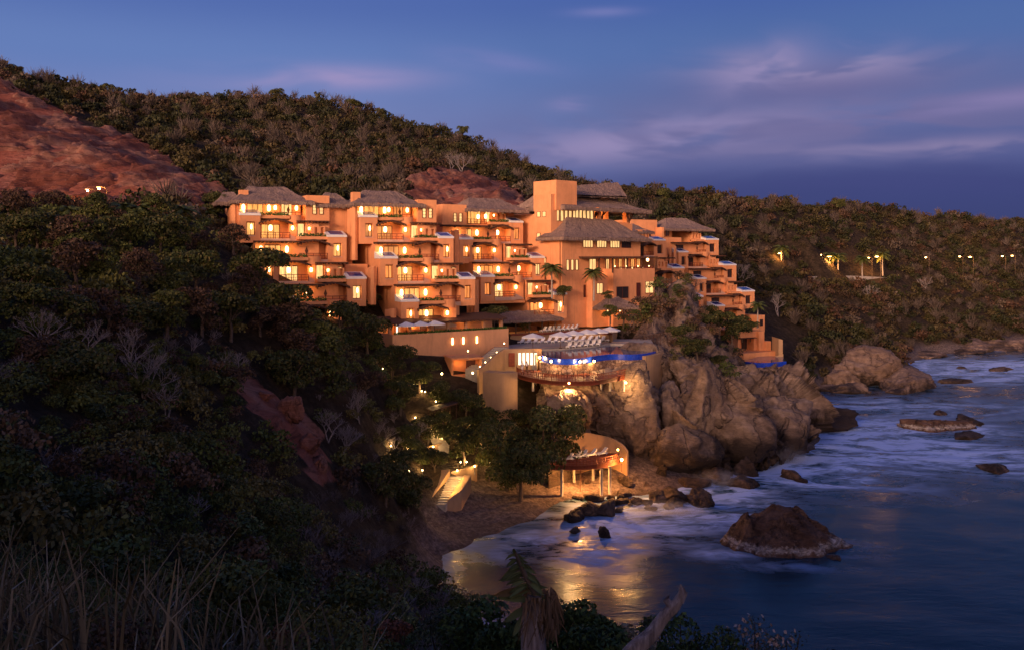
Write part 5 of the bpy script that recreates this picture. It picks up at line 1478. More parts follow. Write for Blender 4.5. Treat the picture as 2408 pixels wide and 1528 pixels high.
# --- road with lamps on the far headland
rw = [W(1905, 650, 356), W(1950, 648, 366), W(2000, 648, 378), W(2050, 650, 386), W(2085, 652, 394)]
m = MB(); strip_wall(m, [(p.x, p.y) for p in rw], .6, 20, [p.z for p in rw], 1); tag(m.build('retaining_wall', M['concrete']), 'pale roadside wall on the far dark headland', 'wall')
m = MB(); strip_wall(m, [(p.x, p.y + 1) for p in rw], 9, 20, [p.z - .7 for p in rw], 1); tag(m.build('road', M['road']), kind='structure')
def street_lamp(px, py, Y, h, label, watts, arm=1.6, foot=None, strong=.25, group='street lamps on the far headland'):
    p = W(px, py, Y)
    gz_ = p.z - h
    o = empty('street_lamp', (p.x, p.y, gz_), 0, label, 'street lamp', group)
    MB().tube([(arm, 0, -3), (arm, 0, h - .3), (arm * .6, 0, h + .1), (0, 0, h + .15)], [.08, .07, .05, .045], 6).build('pole', M['bark'], o)
    MB().box(-.45, .25, -.16, .16, h + .02, h + .18).build('lamp_head', M['metal'], o)
    MB().lathe((0, 0, h - .38), [(strong * .5, 0), (strong, .12), (strong, .3), (.1, .39)], 10).build('bulb', M['lantern_star'], o)
    if watts: l = lamp(None, (0, 0, 0), watts * 2.5, (1.0, .42, .10), .3); l.parent = o; l.location = (0, -.6, h - .9)
    return o
for i, (px, py, Y, h, wt, s) in enumerate([(1832, 594, 350, 6, 900, .34), (1812, 595, 352, 6, 0, .16), (1950, 602, 370, 7.5, 3000, .55), (1931, 598, 368, 8, 0, .12), (2042, 605, 386, 7, 500, .3), (2062, 602, 388, 8, 1400, .40), (2177, 604, 415, 7, 150, .26), (2257, 602, 432, 7, 250, .28), (2281, 603, 436, 7, 500, .36), (2357, 601, 452, 7, 250, .28), (2380, 600, 456, 7, 250, .28)]):
    street_lamp(px, py, Y, h, 'far street lamp on the right headland, %s from the left' % ORD[sorted([1832, 1812, 1950, 1931, 2042, 2062, 2177, 2257, 2281, 2357, 2380]).index(px)], wt, strong=s * 1.7)
street_lamp(206, 446, 178, 5, 'left lamp of the pair before the red cut slope', 500, strong=.2, group='lamps before the red slope')
street_lamp(233, 441, 180, 5.5, 'right, brighter lamp of the pair before the red cut slope', 1400, strong=.28, group='lamps before the red slope')

# ================================================================= cliff and rocks
CG = [[(1275, 900, 149), (1282, 925, 145), (1288, 960, 143), (1290, 1010, 141.5), (1290, 1060, 140.5), (1290, 1155, 137), (1290, 1190, 135)],
      [(1340, 898, 150), (1345, 925, 145.5), (1350, 970, 144), (1355, 1020, 148), (1360, 1070, 148), (1365, 1140, 145), (1368, 1190, 139)],
      [(1420, 892, 153), (1420, 915, 149), (1425, 950, 147.5), (1430, 1010, 151), (1435, 1070, 150), (1440, 1130, 146.5), (1445, 1180, 142)],
      [(1490, 790, 190), (1495, 870, 161), (1500, 925, 153), (1505, 980, 152.5), (1510, 1050, 151), (1515, 1120, 147), (1520, 1165, 143)],
      [(1560, 690, 214), (1562, 800, 186), (1565, 880, 166), (1568, 930, 162), (1570, 1010, 156), (1575, 1105, 150), (1580, 1150, 145)],
      [(1610, 655, 216), (1615, 775, 188), (1620, 870, 166), (1625, 930, 159), (1630, 1010, 155), (1635, 1100, 151), (1640, 1140, 147)],
      [(1650, 745, 216), (1660, 815, 192), (1670, 872, 169), (1680, 930, 161), (1690, 1000, 158), (1700, 1100, 153), (1705, 1130, 149)],
      [(1700, 835, 222), (1720, 870, 202), (1735, 892, 178), (1750, 930, 168), (1760, 1000, 163), (1770, 1090, 157), (1775, 1120, 153)],
      [(1780, 884, 228), (1790, 892, 212), (1800, 906, 193), (1810, 930, 179), (1820, 990, 171), (1830, 1078, 163), (1836, 1105, 158)],
      [(1850, 892, 240), (1852, 900, 226), (1854, 913, 208), (1856, 930, 192), (1858, 975, 180), (1858, 1060, 169), (1862, 1085, 164)],
      [(1895, 900, 250), (1895, 905, 240), (1890, 915, 226), (1885, 935, 210), (1880, 975, 192), (1872, 1030, 180), (1872, 1050, 174)]]
cg = np.array([[tuple(W(*p)) for p in col] for col in CG])       # (11, 7, 3)
def resample(a, n, axis):
    m = a.shape[axis]; t = np.linspace(0, m - 1, n); i = np.clip(t.astype(int), 0, m - 2); f = t - i
    sh = [1] * a.ndim; sh[axis] = n; f = f.reshape(sh)
    P = lambda k: np.take(a, np.clip(i + k, 0, m - 1), axis)
    p0, p1, p2, p3 = P(-1), P(0), P(1), P(2)
    return .5 * (2 * p1 + (p2 - p0) * f + (2 * p0 - 5 * p1 + 4 * p2 - p3) * f ** 2 + (3 * p1 - p0 - 3 * p2 + p3) * f ** 3)
cs_ = resample(resample(cg, 380, 0), 250, 1)
nu_, nv_ = cs_.shape[:2]
tu = np.gradient(cs_, axis=0); tv = np.gradient(cs_, axis=1); nr = np.cross(tv, tu); nr /= np.linalg.norm(nr, axis=2)[:, :, None] + 1e-9
nr[nr[:, :, 1] > 0] *= -1
def craggy(p):
    # slabs dipping to the right: folded, ridged noise in a sheared frame, broken by a few deep joints
    q = Vector((p.x + p.z * .55, p.y, p.z - p.x * .25))
    a = mnoise.noise(q * .075) * 3.6
    def slabs(v, s, tilt, step):           # broken plates: every cell is a plane with its own tilt
        w_ = v * s; w_ = Vector((w_.x * 1.15, w_.y, w_.z * .42))
        d_, pt = mnoise.voronoi(w_)
        n_ = mnoise.noise_vector(pt[0] * 3.7); n_ = n_.normalized() if n_.length > 1e-4 else Vector((1, 0, 0))
        return (w_ - pt[0]).dot(n_) / s * tilt + mnoise.noise(pt[0] * 5.3 + Vector((4, 4, 4))) * step - max(0, 1 - (d_[1] - d_[0]) * 26) * step * .35
    wv = q + mnoise.noise_vector(q * .22) * .7
    f1 = slabs(wv, .10, .85, 1.7); f2 = slabs(wv + Vector((31, 7, 3)), .30, .8, .8); f3 = slabs(wv * 1.0 + Vector((3, 17, 9)), .8, .7, .3)
    e = mnoise.fractal(q * .6, .8, 2.1, 6) * .45
    return a + f1 + f2 + f3 + e
def slab_noise(v):
    w_ = Vector((v.x * .42 + v.z * .2, v.y * .42, v.z * .3)); d_, pt = mnoise.voronoi(w_)
    n_ = mnoise.noise_vector(pt[0] * 3.7); n_ = n_.normalized() if n_.length > 1e-4 else Vector((1, 0, 0))
    return (w_ - pt[0]).dot(n_) * 1.6 + mnoise.noise(pt[0] * 5.3) * .8
for i in range(nu_):
    ef = min(1, i / 14, (nu_ - 1 - i) / 14)
    for j in range(nv_):
        e2 = min(1, .08 + j / 75) * (.42 + .58 * min(1, max(0, (i - 120) / 60)))
        cs_[i, j] += nr[i, j] * craggy(Vector(cs_[i, j])) * ef * e2
idx = np.arange(nu_ * nv_).reshape(nu_, nv_)
fq = np.stack([idx[:-1, :-1], idx[:-1, 1:], idx[1:, 1:], idx[1:, :-1]], -1).reshape(-1, 4)
tag(link('cliff', mesh_np('cliff', cs_.reshape(-1, 3), fq, M['cliff'])), kind='structure')

def ico(sub):
    import bmesh
    bm = bmesh.new(); bmesh.ops.create_icosphere(bm, subdivisions=sub, radius=1)
    v = np.array([tuple(x.co) for x in bm.verts]); f = np.array([[l.index for l in x.verts] for x in bm.faces]); bm.free(); return v, f
ICO = {k: ico(k) for k in (3, 4, 5, 6)}
def rock_mesh(size, seed, sub=4, rough=1.0, peaks=None, mat=None, spiky=0.0):
    """a boulder broken along random planes, roughened"""
    v, f = ICO[sub]; rg = np.random.default_rng(seed + 500); K = 15
    n_ = rg.normal(size=(K, 3)); n_ /= np.linalg.norm(n_, axis=1)[:, None]; h_ = rg.uniform(.58, 1.0, K)
    dt = v @ n_.T; rr = np.where(dt > .12, h_[None] / np.maximum(dt, .12), 9.0)
    soft = -np.log(np.exp(-rr * 70).sum(1)) / 70                   # soft minimum keeps the edges slightly worn
    soft = np.clip(soft, .45, 1.25)
    out = np.empty_like(v); s = Vector(size); off = Vector((seed * 7.3, seed * 3.1, seed * 1.7))
    for i, p in enumerate(v):
        d = Vector(p); r = float(soft[i])
        r += rough * (.08 * mnoise.noise(d * 1.6 + off) + .11 * mnoise.fractal(d * 3.4 + off, .75, 2.1, 6) + .03 * mnoise.cell(d * 5 + off))
        if peaks:
            for (ang, w_, hh) in peaks:
                q = Vector((math.cos(ang), math.sin(ang), .6)).normalized() if ang < 9 else Vector((-.25, 0, 1)).normalized(); r += hh * math.exp(-((d - q).length / w_) ** 2)
        out[i] = (d.x * s.x * r * 1.1, d.y * s.y * r * 1.1, d.z * s.z * r * 1.1)
    return mesh_np('rock', out, f, mat or M['boulder'])
def rock_at(name, p, size, seed, label, sub=4, rough=1.0, mat=None, rz=0.0, peaks=None, group=None, tilt=(0, 0)):
    o = link(name, rock_mesh(size, seed, sub, rough, peaks, mat), None, p, rz); o.rotation_euler = (tilt[0], tilt[1], rz)
    return tag(o, label, 'rock', group)
# fins and shoulders of the cliff
for i, (px, py, Y, sz, lab, tl) in enumerate([
    (1568, 975, 156, (2.6, 3.2, 6.2), 'pointed pale rock fin standing in front of the cliff gap', (.1, -.15)),
    (1700, 985, 157, (8.5, 5, 8.0), 'broad tan rock buttress in the middle of the cliff', (.15, .1)),
    (1640, 985, 156, (4.5, 4.5, 8.5), 'tall tan rock slab left of the broad buttress', (.1, .12)),
    (1810, 1000, 168, (7.5, 6, 7.5), 'dark wet rock shoulder at the seaward end of the cliff', (0, -.15)),
    (1480, 985, 153, (6.0, 4.5, 8.5), 'leaning grey brown rock slope below the cliff deck', (.1, .28)),
    (1550, 885, 168, (6.5, 5, 6), 'rounded reddish rock face below the end of the pool', (.1, 0)),
    (1880, 985, 192, (9.0, 7, 3.6), 'low dark rock tongue at the foot of the headland, washed by waves', (0, -.1)),
    (1590, 1080, 150, (6, 4, 4.5), 'brown rock foot at the bottom of the cliff', (0, .1)),
    (1335, 950, 151.5, (6.5, 3.6, 4.6), 'lamp-lit rock directly under the cliff deck', (0, 0)), (1436, 940, 153.5, (6, 3.6, 4.2), 'grey rock under the right half of the cliff deck', (0, .1))]):
    rock_at('cliff_rock', W(px, py, Y), sz, i + 3, lab, 5, .9, M['cliff'], 0, None, 'large rocks of the cliff', tl)
# far headland rocks
for i, (px, py, Y, sz, lab) in enumerate([
    (2040, 880, 262, (11.5, 9, 6.3), 'high tan rock block on the far shore'), (1975, 905, 252, (6, 5, 4.4), 'tan rock left of the far high block'),
    (2140, 915, 252, (14, 7, 4.0), 'long low brown rock ridge running into the sea'), (2015, 925, 243, (5.5, 3.5, 2.0), 'low dark rock at the foot of the far ridge'),
    (2240, 905, 262, (6, 4, 1.4), 'flat wet rock at the tip of the far ridge'), (2290, 822, 352, (16, 8, 3.6), 'grey rock outcrop on the farthest shore'),
    (2370, 828, 358, (16, 8, 4.2), 'dark rock bank at the right end of the farthest shore'), (2180, 838, 330, (12, 6, 2.2), 'low rock ledge on the far shore between outcrops'),
    (2350, 874, 292, (6, 3, 1.0), 'flat green rock awash off the far shore'), (1935, 918, 246, (4, 3, 1.8), 'small rock at the foot of the dark far wood'),
    (2260, 868, 295, (2.2, 1.6, .9), 'tiny rock in the foam off the far shore')]):
    p = W(px, py, Y); rock_at('shore_rock', (p.x, p.y, max(p.z - .2, -.2)), sz, i + 21, lab, 5, .9, M['headland_rock'], random.random(), None, 'rocks of the far shore')
# rocks in the sea
for i, (px, py, sz, lab, pk, sub) in enumerate([
    (1963, 1308, (.9, .7, .55), 'tiny pale rock off the right end of the big sea rock', None, 4),
    (2200, 1005, (6.6, 3.6, 2.6), 'dark jagged rock in the foam at the right', [(3.1, .4, .35), (.2, .4, .2)], 5), (2280, 990, (4.4, 2.6, 1.5), 'lower rock right of the jagged dark rock', None, 5), (2280, 1022, (4.0, 2.5, 1.0), 'pale flat rock in front of the jagged rock', None, 4), (2210, 972, (2.0, 1.6, 1.3), 'small dark rock behind the jagged rock', None, 4),
    (2335, 1098, (3.6, 2.0, 1.0), 'flat dark rock alone in the sea at the right', None, 4),
    (1757, 1112, (2.3, 2.2, 2.6), 'tall wet boulder in the foam below the cliff, rear', None, 4), (1752, 1138, (2.2, 1.8, 1.6), 'wet boulder in the foam, in front of the tall one', None, 4), (1862, 1120, (2.8, 1.6, 1.0), 'low foam covered rock below the dark cliff end', None, 4), (1885, 1130, (1.0, .8, .7), 'small rock beside the low foam covered rock', None, 4),
    (1680, 1122, (4.2, 2.4, 1.8), 'flat reddish rock at the waterline below the cliff', None, 4),
    (1640, 1180, (1.95, 1.7, 1.5), 'round dark boulder at the right end of the beach rocks', None, 5), (1585, 1172, (1.7, 1.5, 1.35), 'second round boulder from the right among beach rocks', None, 4), (1545, 1172, (1.5, 1.4, 1.1), 'third dark boulder from the right among beach rocks', None, 4),
    (1432, 1205, (1.4, 1.2, 1.3), 'dark boulder right of the small waterfall of foam', None, 4), (1390, 1204, (1.7, 1.3, 1.5), 'large dark boulder left of the small foam fall', None, 4), (1345, 1218, (1.1, .9, .9), 'dark boulder at the left end, lit orange below', None, 4), (1420, 1255, (.9, .7, .9), 'small pointed rock standing in the orange foam', None, 4), (1355, 1247, (1.0, .6, .4), 'flat rock awash left of the pointed rock', None, 4), (1500, 1180, (1.2, .9, .7), 'dark boulder in the middle of the beach rocks', None, 4), (1630, 1140, (2.6, 1.6, 1.2), 'long dark rock at the foot of the cliff', None, 4)]):
    p = WZ(px, py, .15); rock_at('sea_rock', (p.x, p.y, -.1 if i < 10 else .2), sz, i + 44, lab, sub, 1.0, M['sea_rock'] if i < 2 else M['boulder'], random.random() * (.3 if i < 2 else 6), pk, 'rocks in the sea')
# the big rock in the bay: a crooked peak with a long right shoulder
c0 = WZ(1838, 1278, 0); nx_, ny_ = 130, 90; V = []
for j in range(ny_):
    for i in range(nx_):
        x = -1.15 + 2.3 * i / (nx_ - 1); y = -1.25 + 2.5 * j / (ny_ - 1)
        ax = (-.12 - x) / .80 if x < -.12 else (x + .12) / 1.02
        ax += .10 * mnoise.noise(Vector((x * 3, y * 3, 4))); ay = abs(y + .12 * mnoise.noise(Vector((x * 2, 7, 1))))
        ax = max(0.0, ax)
        h = max(1 - ax ** 1.9 - .8 * ay ** 1.9, .60 - abs(x - .45) * .95 - .85 * ay ** 1.7, .50 - abs(x + .55) * 1.3 - .8 * ay ** 1.6)
        q = Vector((x * 8.4, y * 4.8, h * 4))
        z = h * 4.6 + (mnoise.fractal(q * .45, .8, 2.1, 6) * .42 + slab_noise(q) * .5) * min(1, max(0, h + .35))
        V.append((x * 8.4 + .2 * mnoise.noise(q * .8), y * 4.8 + .25 * mnoise.noise(q * .9), max(z, -1.5)))
idx = np.arange(nx_ * ny_).reshape(ny_, nx_)
fq = np.stack([idx[:-1, :-1], idx[:-1, 1:], idx[1:, 1:], idx[1:, :-1]], -1).reshape(-1, 4)
tag(link('sea_rock', mesh_np('sea_rock', V, fq, M['sea_rock']), None, (c0.x, c0.y, 0)), 'big dark brown sea rock with pale waterline in the foreground bay', 'rock', 'rocks in the sea')
# loose boulders on the beach
bl = []
for i in range(46):
    px = rng.uniform(1330, 1620); py = rng.uniform(1128, 1200) if px > 1380 else rng.uniform(1165, 1215); z = max(.1, float(ground(*WZ(px, py, 1).xy)))
    p = WZ(px, py, min(z, 2.5)); s_ = .35 + .75 * rng.random() ** 2
    bl.append((px, link('beach_boulder', None or rock_mesh((s_ * 1.2, s_, s_ * .8), i + 90, 3, 1.1), None, (p.x, p.y, min(z, 2.5) + s_ * .15), rng.random() * 6)))
bl.sort(key=lambda t: t[0])
for i, (_, o) in enumerate(bl): tag(o, 'small dark boulder on the lamplit beach, %s from the left' % (NUM + ['forty-%s' % ORD[k] for k in range(9)])[i], 'rock', 'small boulders on the beach')
# red rocks in the gully of the left slope
for i, (px, py, Y, sz) in enumerate([(675, 962, 89, (1.0, .8, 1.1)), (700, 970, 89, (.8, .7, 1.3)), (620, 930, 91, (1.2, .9, .7)), (730, 1040, 87, (1.0, .9, 1.2)), (640, 990, 89, (1.4, 1, .9)), (745, 1090, 86, (1, .8, 1))]):
    rock_at('gully_rock', W(px, py, Y), sz, i + 70, 'red rock in the gully of the dark left slope, %s from the left' % ORD[sorted([675, 700, 620, 730, 640, 745]).index(px)], 4, 1.2, M['red_rock'], i, None, 'rocks in the gully')

# --- spray hanging over the surf at the foot of the cliff
def mist_material():
    m = bpy.data.materials.new('sea_spray'); m.use_nodes = True
    g = N(m.node_tree); m.node_tree.nodes.remove(m.node_tree.nodes['Principled BSDF'])
    v = g.new('ShaderNodeVolumePrincipled'); v.inputs['Color'].default_value = (.9, .92, 1.0, 1)
    o = g.obj(); d = g.new('ShaderNodeVectorMath', operation='LENGTH'); g.l.new(o, d.inputs[0])
    n = g.noise(o, 2.2, 4, .65, .5)
    k = g.math('MULTIPLY', g.maprange(d.outputs['Value'], .15, .98, 1, 0, True), g.maprange(n, .38, .72, 0, 1))
    g.put(v.inputs['Density'], g.math('MULTIPLY', k, .55)); v.inputs['Anisotropy'].default_value = .1
    g.l.new(v.outputs[0], m.node_tree.nodes['Material Output'].inputs['Volume']); return m
M['spray'] = mist_material()
for i, (px, py, sx, sy, sz, lab) in enumerate([(1800, 1082, 8.5, 4.5, 4.2, 'white spray hanging at the foot of the dark cliff end'), (1690, 1135, 6, 3.5, 2.2, 'thin spray over the rocks right of the beach'), (1905, 985, 8, 4, 2.0, 'low spray along the headland rock tongue'), (1560, 1205, 8, 4.0, 1.5, 'low lamp-lit spray over the beach boulders')]):
    p = WZ(px, py, 0); v_, f_ = ICO[4]
    o = link('sea_spray', mesh_np('sea_spray', v_, f_, M['spray'], None, True), None, (p.x, p.y - 1.0, .6)); o.scale = (sx, sy, sz); tag(o, lab, 'spray', None, 'stuff')
sc.cycles.volume_step_rate = 2.0; sc.cycles.volume_max_steps = 128; sc.cycles.volume_bounces = 0

# --- wooden path railing on the slope right of the pool
pr = [W(1498, 806, 183), W(1520, 802, 184), W(1545, 796, 183), W(1570, 788, 180)]
o = empty('path_railing', pr[0], 0, 'thin wooden path railing on the slope right of the infinity pool', 'railing')
m = MB(); rel = [q - pr[0] for q in pr]
for zz in (1.0, .55): m.tube([q + Vector((0, 0, zz)) for q in rel], .05, 5)
for i in range(10):
    t = i / 9 * 3; k = min(2, int(t)); q = rel[k].lerp(rel[k + 1], t - k); m.tube([q + Vector((0, 0, -1.5)), q + Vector((0, 0, 1.05))], .06, 5)
m.build('rail', M['wood'], o)
# ================================================================= plants one can tell apart
def tree_meshes(n, r, h, lobes, leaf, seed, palette, trunk_r=.16, flat=.75, aspect=.6, mat_t='bark', lk=1.0):
    """crown and trunk mesh of one tree, r x h in metres"""
    p, nn, cs = crown_points(n, r, h, lobes, flat, 0, lk)
    k = rng.integers(0, len(palette), len(cs))
    v, f = leaf_quads(p, nn, leaf * (.7 + .6 * rng.random(n)), aspect)
    base = np.asarray(palette)[rng.integers(0, len(palette), n)] * (.6 + .8 * rng.random((n, 1)))
    clump = .8 + .5 * fbm(p[:, 0] * 1.3 / r * 2 + seed, p[:, 2] * 2 / r + p[:, 1], 3, seed)
    t = np.repeat(base * np.clip(clump, .5, 1.4)[:, None], 4, axis=0)
    crown = mesh_np('crown', v, f, M['foliage'], t)
    m = MB()
    m.tube([(0, 0, -1.2), (.05 * r, 0, h * .2), (0, .06 * r, h * .42)], [trunk_r * 1.25, trunk_r, trunk_r * .8], 7)
    for c in cs[:-1]:
        m.tube([(0, .04 * r, h * .36), (c[0] * .5, c[1] * .5, h * .36 + (c[2] - h * .36) * .65), (c[0] * .95, c[1] * .95, c[2])], [trunk_r * .55, trunk_r * .38, trunk_r * .12], 5)
    return crown, m.mesh('trunk', M[mat_t])
GD = np.array([(.040, .052, .013), (.054, .062, .017), (.070, .068, .021), (.034, .046, .014), (.082, .070, .024)])
GY_ = np.array([(.070, .080, .020), (.085, .085, .024), (.055, .070, .018)])
BR = np.array([(.085, .050, .030), (.105, .065, .040), (.070, .042, .028)])
GD = GD * 1.3; GY_ = GY_ * 1.2
TP = {'dark': [tree_meshes(2600, 2.6, 4.6, 7, .30, i, GD) for i in range(4)],
      'olive': [tree_meshes(2300, 2.4, 4.2, 6, .30, i + 9, GY_) for i in range(3)],
      'brown': [tree_meshes(1700, 2.3, 4.0, 6, .26, i + 19, BR) for i in range(2)],
      'big': [tree_meshes(7500, 5.2, 8.0, 15, .36, i + 29, GD * 1.25, .32, lk=.72) for i in range(3)]}
def tree(kind, p, s, label, group, name='leafy_tree', cat='tree', sz=1.0):
    c, t = TP[kind][rng.integers(len(TP[kind]))]
    if s < .96 and kind != 'big': p = Vector(p) - Vector((0, 0, 1.3 * s))
    o = empty(name, p, rng.random() * 6.28, label, cat, group); o.scale = (s, s, s * sz)
    link('crown', c, o); link('trunk', t, o)
    return o
def on_ground(px, py):
    p = march(px, py); return Vector((p.x, p.y, float(ground(p.x, p.y))))
KN = {'dark': 'dense dark green tree', 'olive': 'olive green tree', 'brown': 'dry brownish tree'}
ROWS = [('the ridge top row', 520, 505, 20, 520, 11, .85, 1.15), ('the row under the ridge', 575, 580, 10, 560, 10, .9, 1.25), ('the upper middle row', 665, 690, 30, 600, 10, .9, 1.3),
        ('the middle row', 765, 790, 20, 700, 10, .85, 1.2), ('the lower middle row', 880, 890, 20, 560, 8, .7, 1.0), ('the lower row', 1060, 1080, 20, 560, 7, .55, .8), ('the lowest row', 1230, 1260, 60, 700, 6, .45, .7)]
for nm, pa_, pb_, x0, x1, n, s0, s1 in ROWS:
    for i in range(n):
        t = (i + .5 + rng.uniform(-.3, .3)) / n; px = x0 + (x1 - x0) * t
        k = rng.choice(['dark', 'dark', 'olive', 'brown'])
        tree(k, on_ground(px, pa_ + (pb_ - pa_) * t + rng.uniform(-14, 14)), rng.uniform(s0, s1), '%s in %s, left slope, %s from the left' % (KN[k], nm, ORD[i]), 'trees on the dark left slope', sz=rng.uniform(.85, 1.2))
# trees between the slope and the left block, and the grove under the hotel
GROVE = [('dark', 610, 690, 1.5, 'tall dark tree at the left edge of the left hotel block'), ('dark', 665, 770, 1.35, 'dark tree hiding the lower left corner of the left hotel block'), ('olive', 735, 800, 1.15, 'olive tree below the left hotel block'),
         ('dark', 800, 800, 1.5, 'large dark tree in front of the left block base'), ('dark', 865, 820, 1.5, 'dark rounded tree at the left end of the restaurant wall'), ('brown', 700, 850, 1.2, 'brownish tree above the red gully'),
         ('olive', 780, 880, 1.3, 'olive tree between red gully and restaurant wall'), ('dark', 925, 890, 1.35, 'dark tree under the left end of the restaurant wall'), ('olive', 985, 910, 1.3, 'olive tree below the middle of the restaurant wall'),
         ('dark', 690, 915, 1.2, 'dark tree right above the gully rocks'), ('brown', 860, 930, 1.1, 'brown tree above the bare grey brush'), ('olive', 940, 960, 1.2, 'olive tree at the top left of the lit grove'), ('olive', 1040, 955, 1.2, 'lamp-lit olive tree in the upper grove'),
         ('dark', 1095, 985, 1.2, 'dark tree left of the bulging plaster wall'), ('olive', 985, 1075, .95, 'small olive tree in the middle of the lit grove'), ('dark', 1090, 1080, 1.25, 'dark tree above the beach stair wall'), ('olive', 1130, 1040, 1.2, 'olive tree below the bulging plaster wall'),
         ('dark', 930, 1130, 1.05, 'dark tree left of the beach stairs, upper one'), ('dark', 960, 1195, 1.1, 'dark tree left of the beach stairs, lower one'), ('dark', 905, 1165, 1.1, 'dark tree at the left margin of the grove'),
         ('dark', 1215, 1000, .95, 'dark shrubby tree beneath the cliff deck'), ('olive', 1148, 1012, 1.15, 'olive tree in front of the bulging plaster wall, left one'), ('dark', 1196, 1018, 1.1, 'dark tree in front of the bulging plaster wall, right one'), ('olive', 1045, 1022, 1.05, 'olive tree beside the lit garden steps'), ('dark', 1006, 1030, 1.0, 'dark tree left of the lit garden steps'), ('olive', 955, 1050, 1.0, 'olive tree behind the white cloth canopy'), ('olive', 1085, 1030, 1.05, 'olive tree in the right half of the grove'), ('dark', 1020, 1090, .95, 'dark tree just above the beach wall lamps'),
         ('olive', 1400, 975, .45, 'small bush growing on the lit cliff face')]
for k, px, py, s, lab in GROVE: tree(k, on_ground(px, py), s, lab, 'trees around the hotel')
for px, py, Y, s, lab in [(1275, 1135, 139, 1.42, 'big dark tree left of the beach deck, tallest of the cluster'), (1195, 1150, 134, 1.2, 'big dark tree above the beach, left one of the cluster'), (1222, 1172, 130.5, .85, 'lower dark tree hanging over the beach')]:
    tree('big', W(px, py, Y), s, lab, 'big dark trees above the beach', sz=1.15)
MAIN = [('dark', 1325, 697, 186, .75, 'round green bush at the foot of the main building'), ('olive', 1435, 740, 187, .8, 'green tree left of the small palapa'), ('olive', 1490, 750, 186, .7, 'green tree in front of the small palapa'),
        ('dark', 1530, 738, 190, .9, 'dark tree right of the small palapa'), ('olive', 1555, 715, 196, .9, 'tree at the right corner of the main building'), ('dark', 1430, 700, 188, .5, 'little bush under the main building windows'),
        ('dark', 1160, 770, 172, 1.0, 'leafy tree between restaurant roof and palapa bar'), ('dark', 1235, 772, 182, .5, 'low bush under the palapa bar eave'), ('dark', 1350, 772, 192, .5, 'low bush behind the upper terrace parasols'),
        ('dark', 1690, 795, 216, 1.5, 'dark tree on the ridge below the far block'), ('dark', 1720, 812, 220, 1.5, 'dark tree left of the far pavilion'), ('dark', 1660, 790, 206, 1.2, 'dark bush on the ridge behind the cliff'),
        ('dark', 1605, 820, 176, 1.1, 'dark bush on the upper cliff, left one'), ('dark', 1640, 855, 170, 1.1, 'dark bush on the upper cliff, right one'), ('dark', 1690, 862, 177, .8, 'dark bush at the top of the rock buttress'), ('dark', 1745, 790, 236, 1.3, 'dark tree crown just above the pavilion roof'), ('dark', 1765, 792, 238, 1.0, 'dark tree behind the pavilion roof corner'),
        ('dark', 1660, 765, 216, 1.1, 'dark tree under the lowest balconies of the far block'), ('dark', 818, 640, 178, .8, 'bush between left and middle blocks, upper'), ('dark', 836, 690, 172, .9, 'bush between left and middle blocks, middle'), ('dark', 860, 745, 166, 1.0, 'bush between left and middle blocks, lower'), ('brown', 1700, 905, 172, .7, 'brown bush on top of the rock buttress')]
for k, px, py, Y, s, lab in MAIN:
    p = W(px, py, Y); tree(k, p, s, lab, 'trees around the hotel')
for i, (px, py, Y, s) in enumerate([(1087, 318, 405, 1.5), (830, 262, 396, 1.5), (650, 236, 390, 1.4), (250, 224, 344, 1.4), (130, 214, 335, 1.3), (35, 196, 326, 1.5), (1330, 432, 380, 1.3), (1560, 462, 352, 1.4), (1690, 470, 372, 1.3), (1975, 468, 440, 1.6), (900, 280, 404, 1.3)]):
    p = W(px, py, Y); tree('dark', (p.x, p.y, float(ground(p.x, p.y)) - 1.2), s * .85, 'tree breaking the hill skyline, %s from the left' % ORD[sorted([1087, 830, 650, 250, 130, 35, 1330, 1560, 1690, 1975, 900]).index(px)], 'skyline trees', sz=1.3)

# --- palms
def palm_meshes(h, nfr, L, seed):
    m = MB(); m.tube([(0, 0, -1), (.12, 0, h * .4), (.05, .1, h)], [.22, .17, .13], 8)
    V = []; Fc = []; T = []; n0 = 0
    for i in range(nfr):
        a = 2 * math.pi * (i * .382 + .1 * rng.random()); up = .95 - 1.35 * i / nfr; l = L * (.8 + .3 * rng.random())
        pts = []
        for k in range(9):
            t = k / 8; rr = l * t * math.cos(up * .8) ; zz = h + l * t * math.sin(up) - .55 * l * t * t * (1.1)
            pts.append(np.array([math.cos(a) * rr, math.sin(a) * rr, zz]))
        side = np.array([-math.sin(a), math.cos(a), 0])
        for k in range(8):
            for j in (0, .33, .66):
                q = pts[k] * (1 - j) + pts[k + 1] * j; d = (pts[k + 1] - pts[k]); d /= np.linalg.norm(d)
                wd = l * .24 * math.sin(math.pi * (.12 + .86 * (k + j) / 8))
                for sg in (1, -1):
                    e = q + side * sg * wd + d * wd * .6 + np.array([0, 0, -wd * .5]); b = d * l * .028
                    V += [q - b, q + b, e + b * .3, e - b * .3]; Fc.append((n0, n0 + 1, n0 + 2, n0 + 3)); n0 += 4
                    T += [np.array([.07, .085, .022]) * (.6 + .8 * rng.random())] * 4
    return m.mesh('trunk', M['palm_bark']), mesh_np('frond', np.array(V), np.array(Fc), M['foliage'], np.array(T))
PALM = [palm_meshes(5.5, 18, 3.0, i) for i in range(2)]; PALMS = [palm_meshes(2.2, 16, 2.6, 3)]
def palm(p, s, label, group, low=False):
    t, f = PALMS[0] if low else PALM[rng.integers(2)]
    o = empty('palm_tree', p, rng.random() * 6, label, 'palm', group); o.scale = (s,) * 3
    link('trunk', t, o); link('fronds', f, o); return o
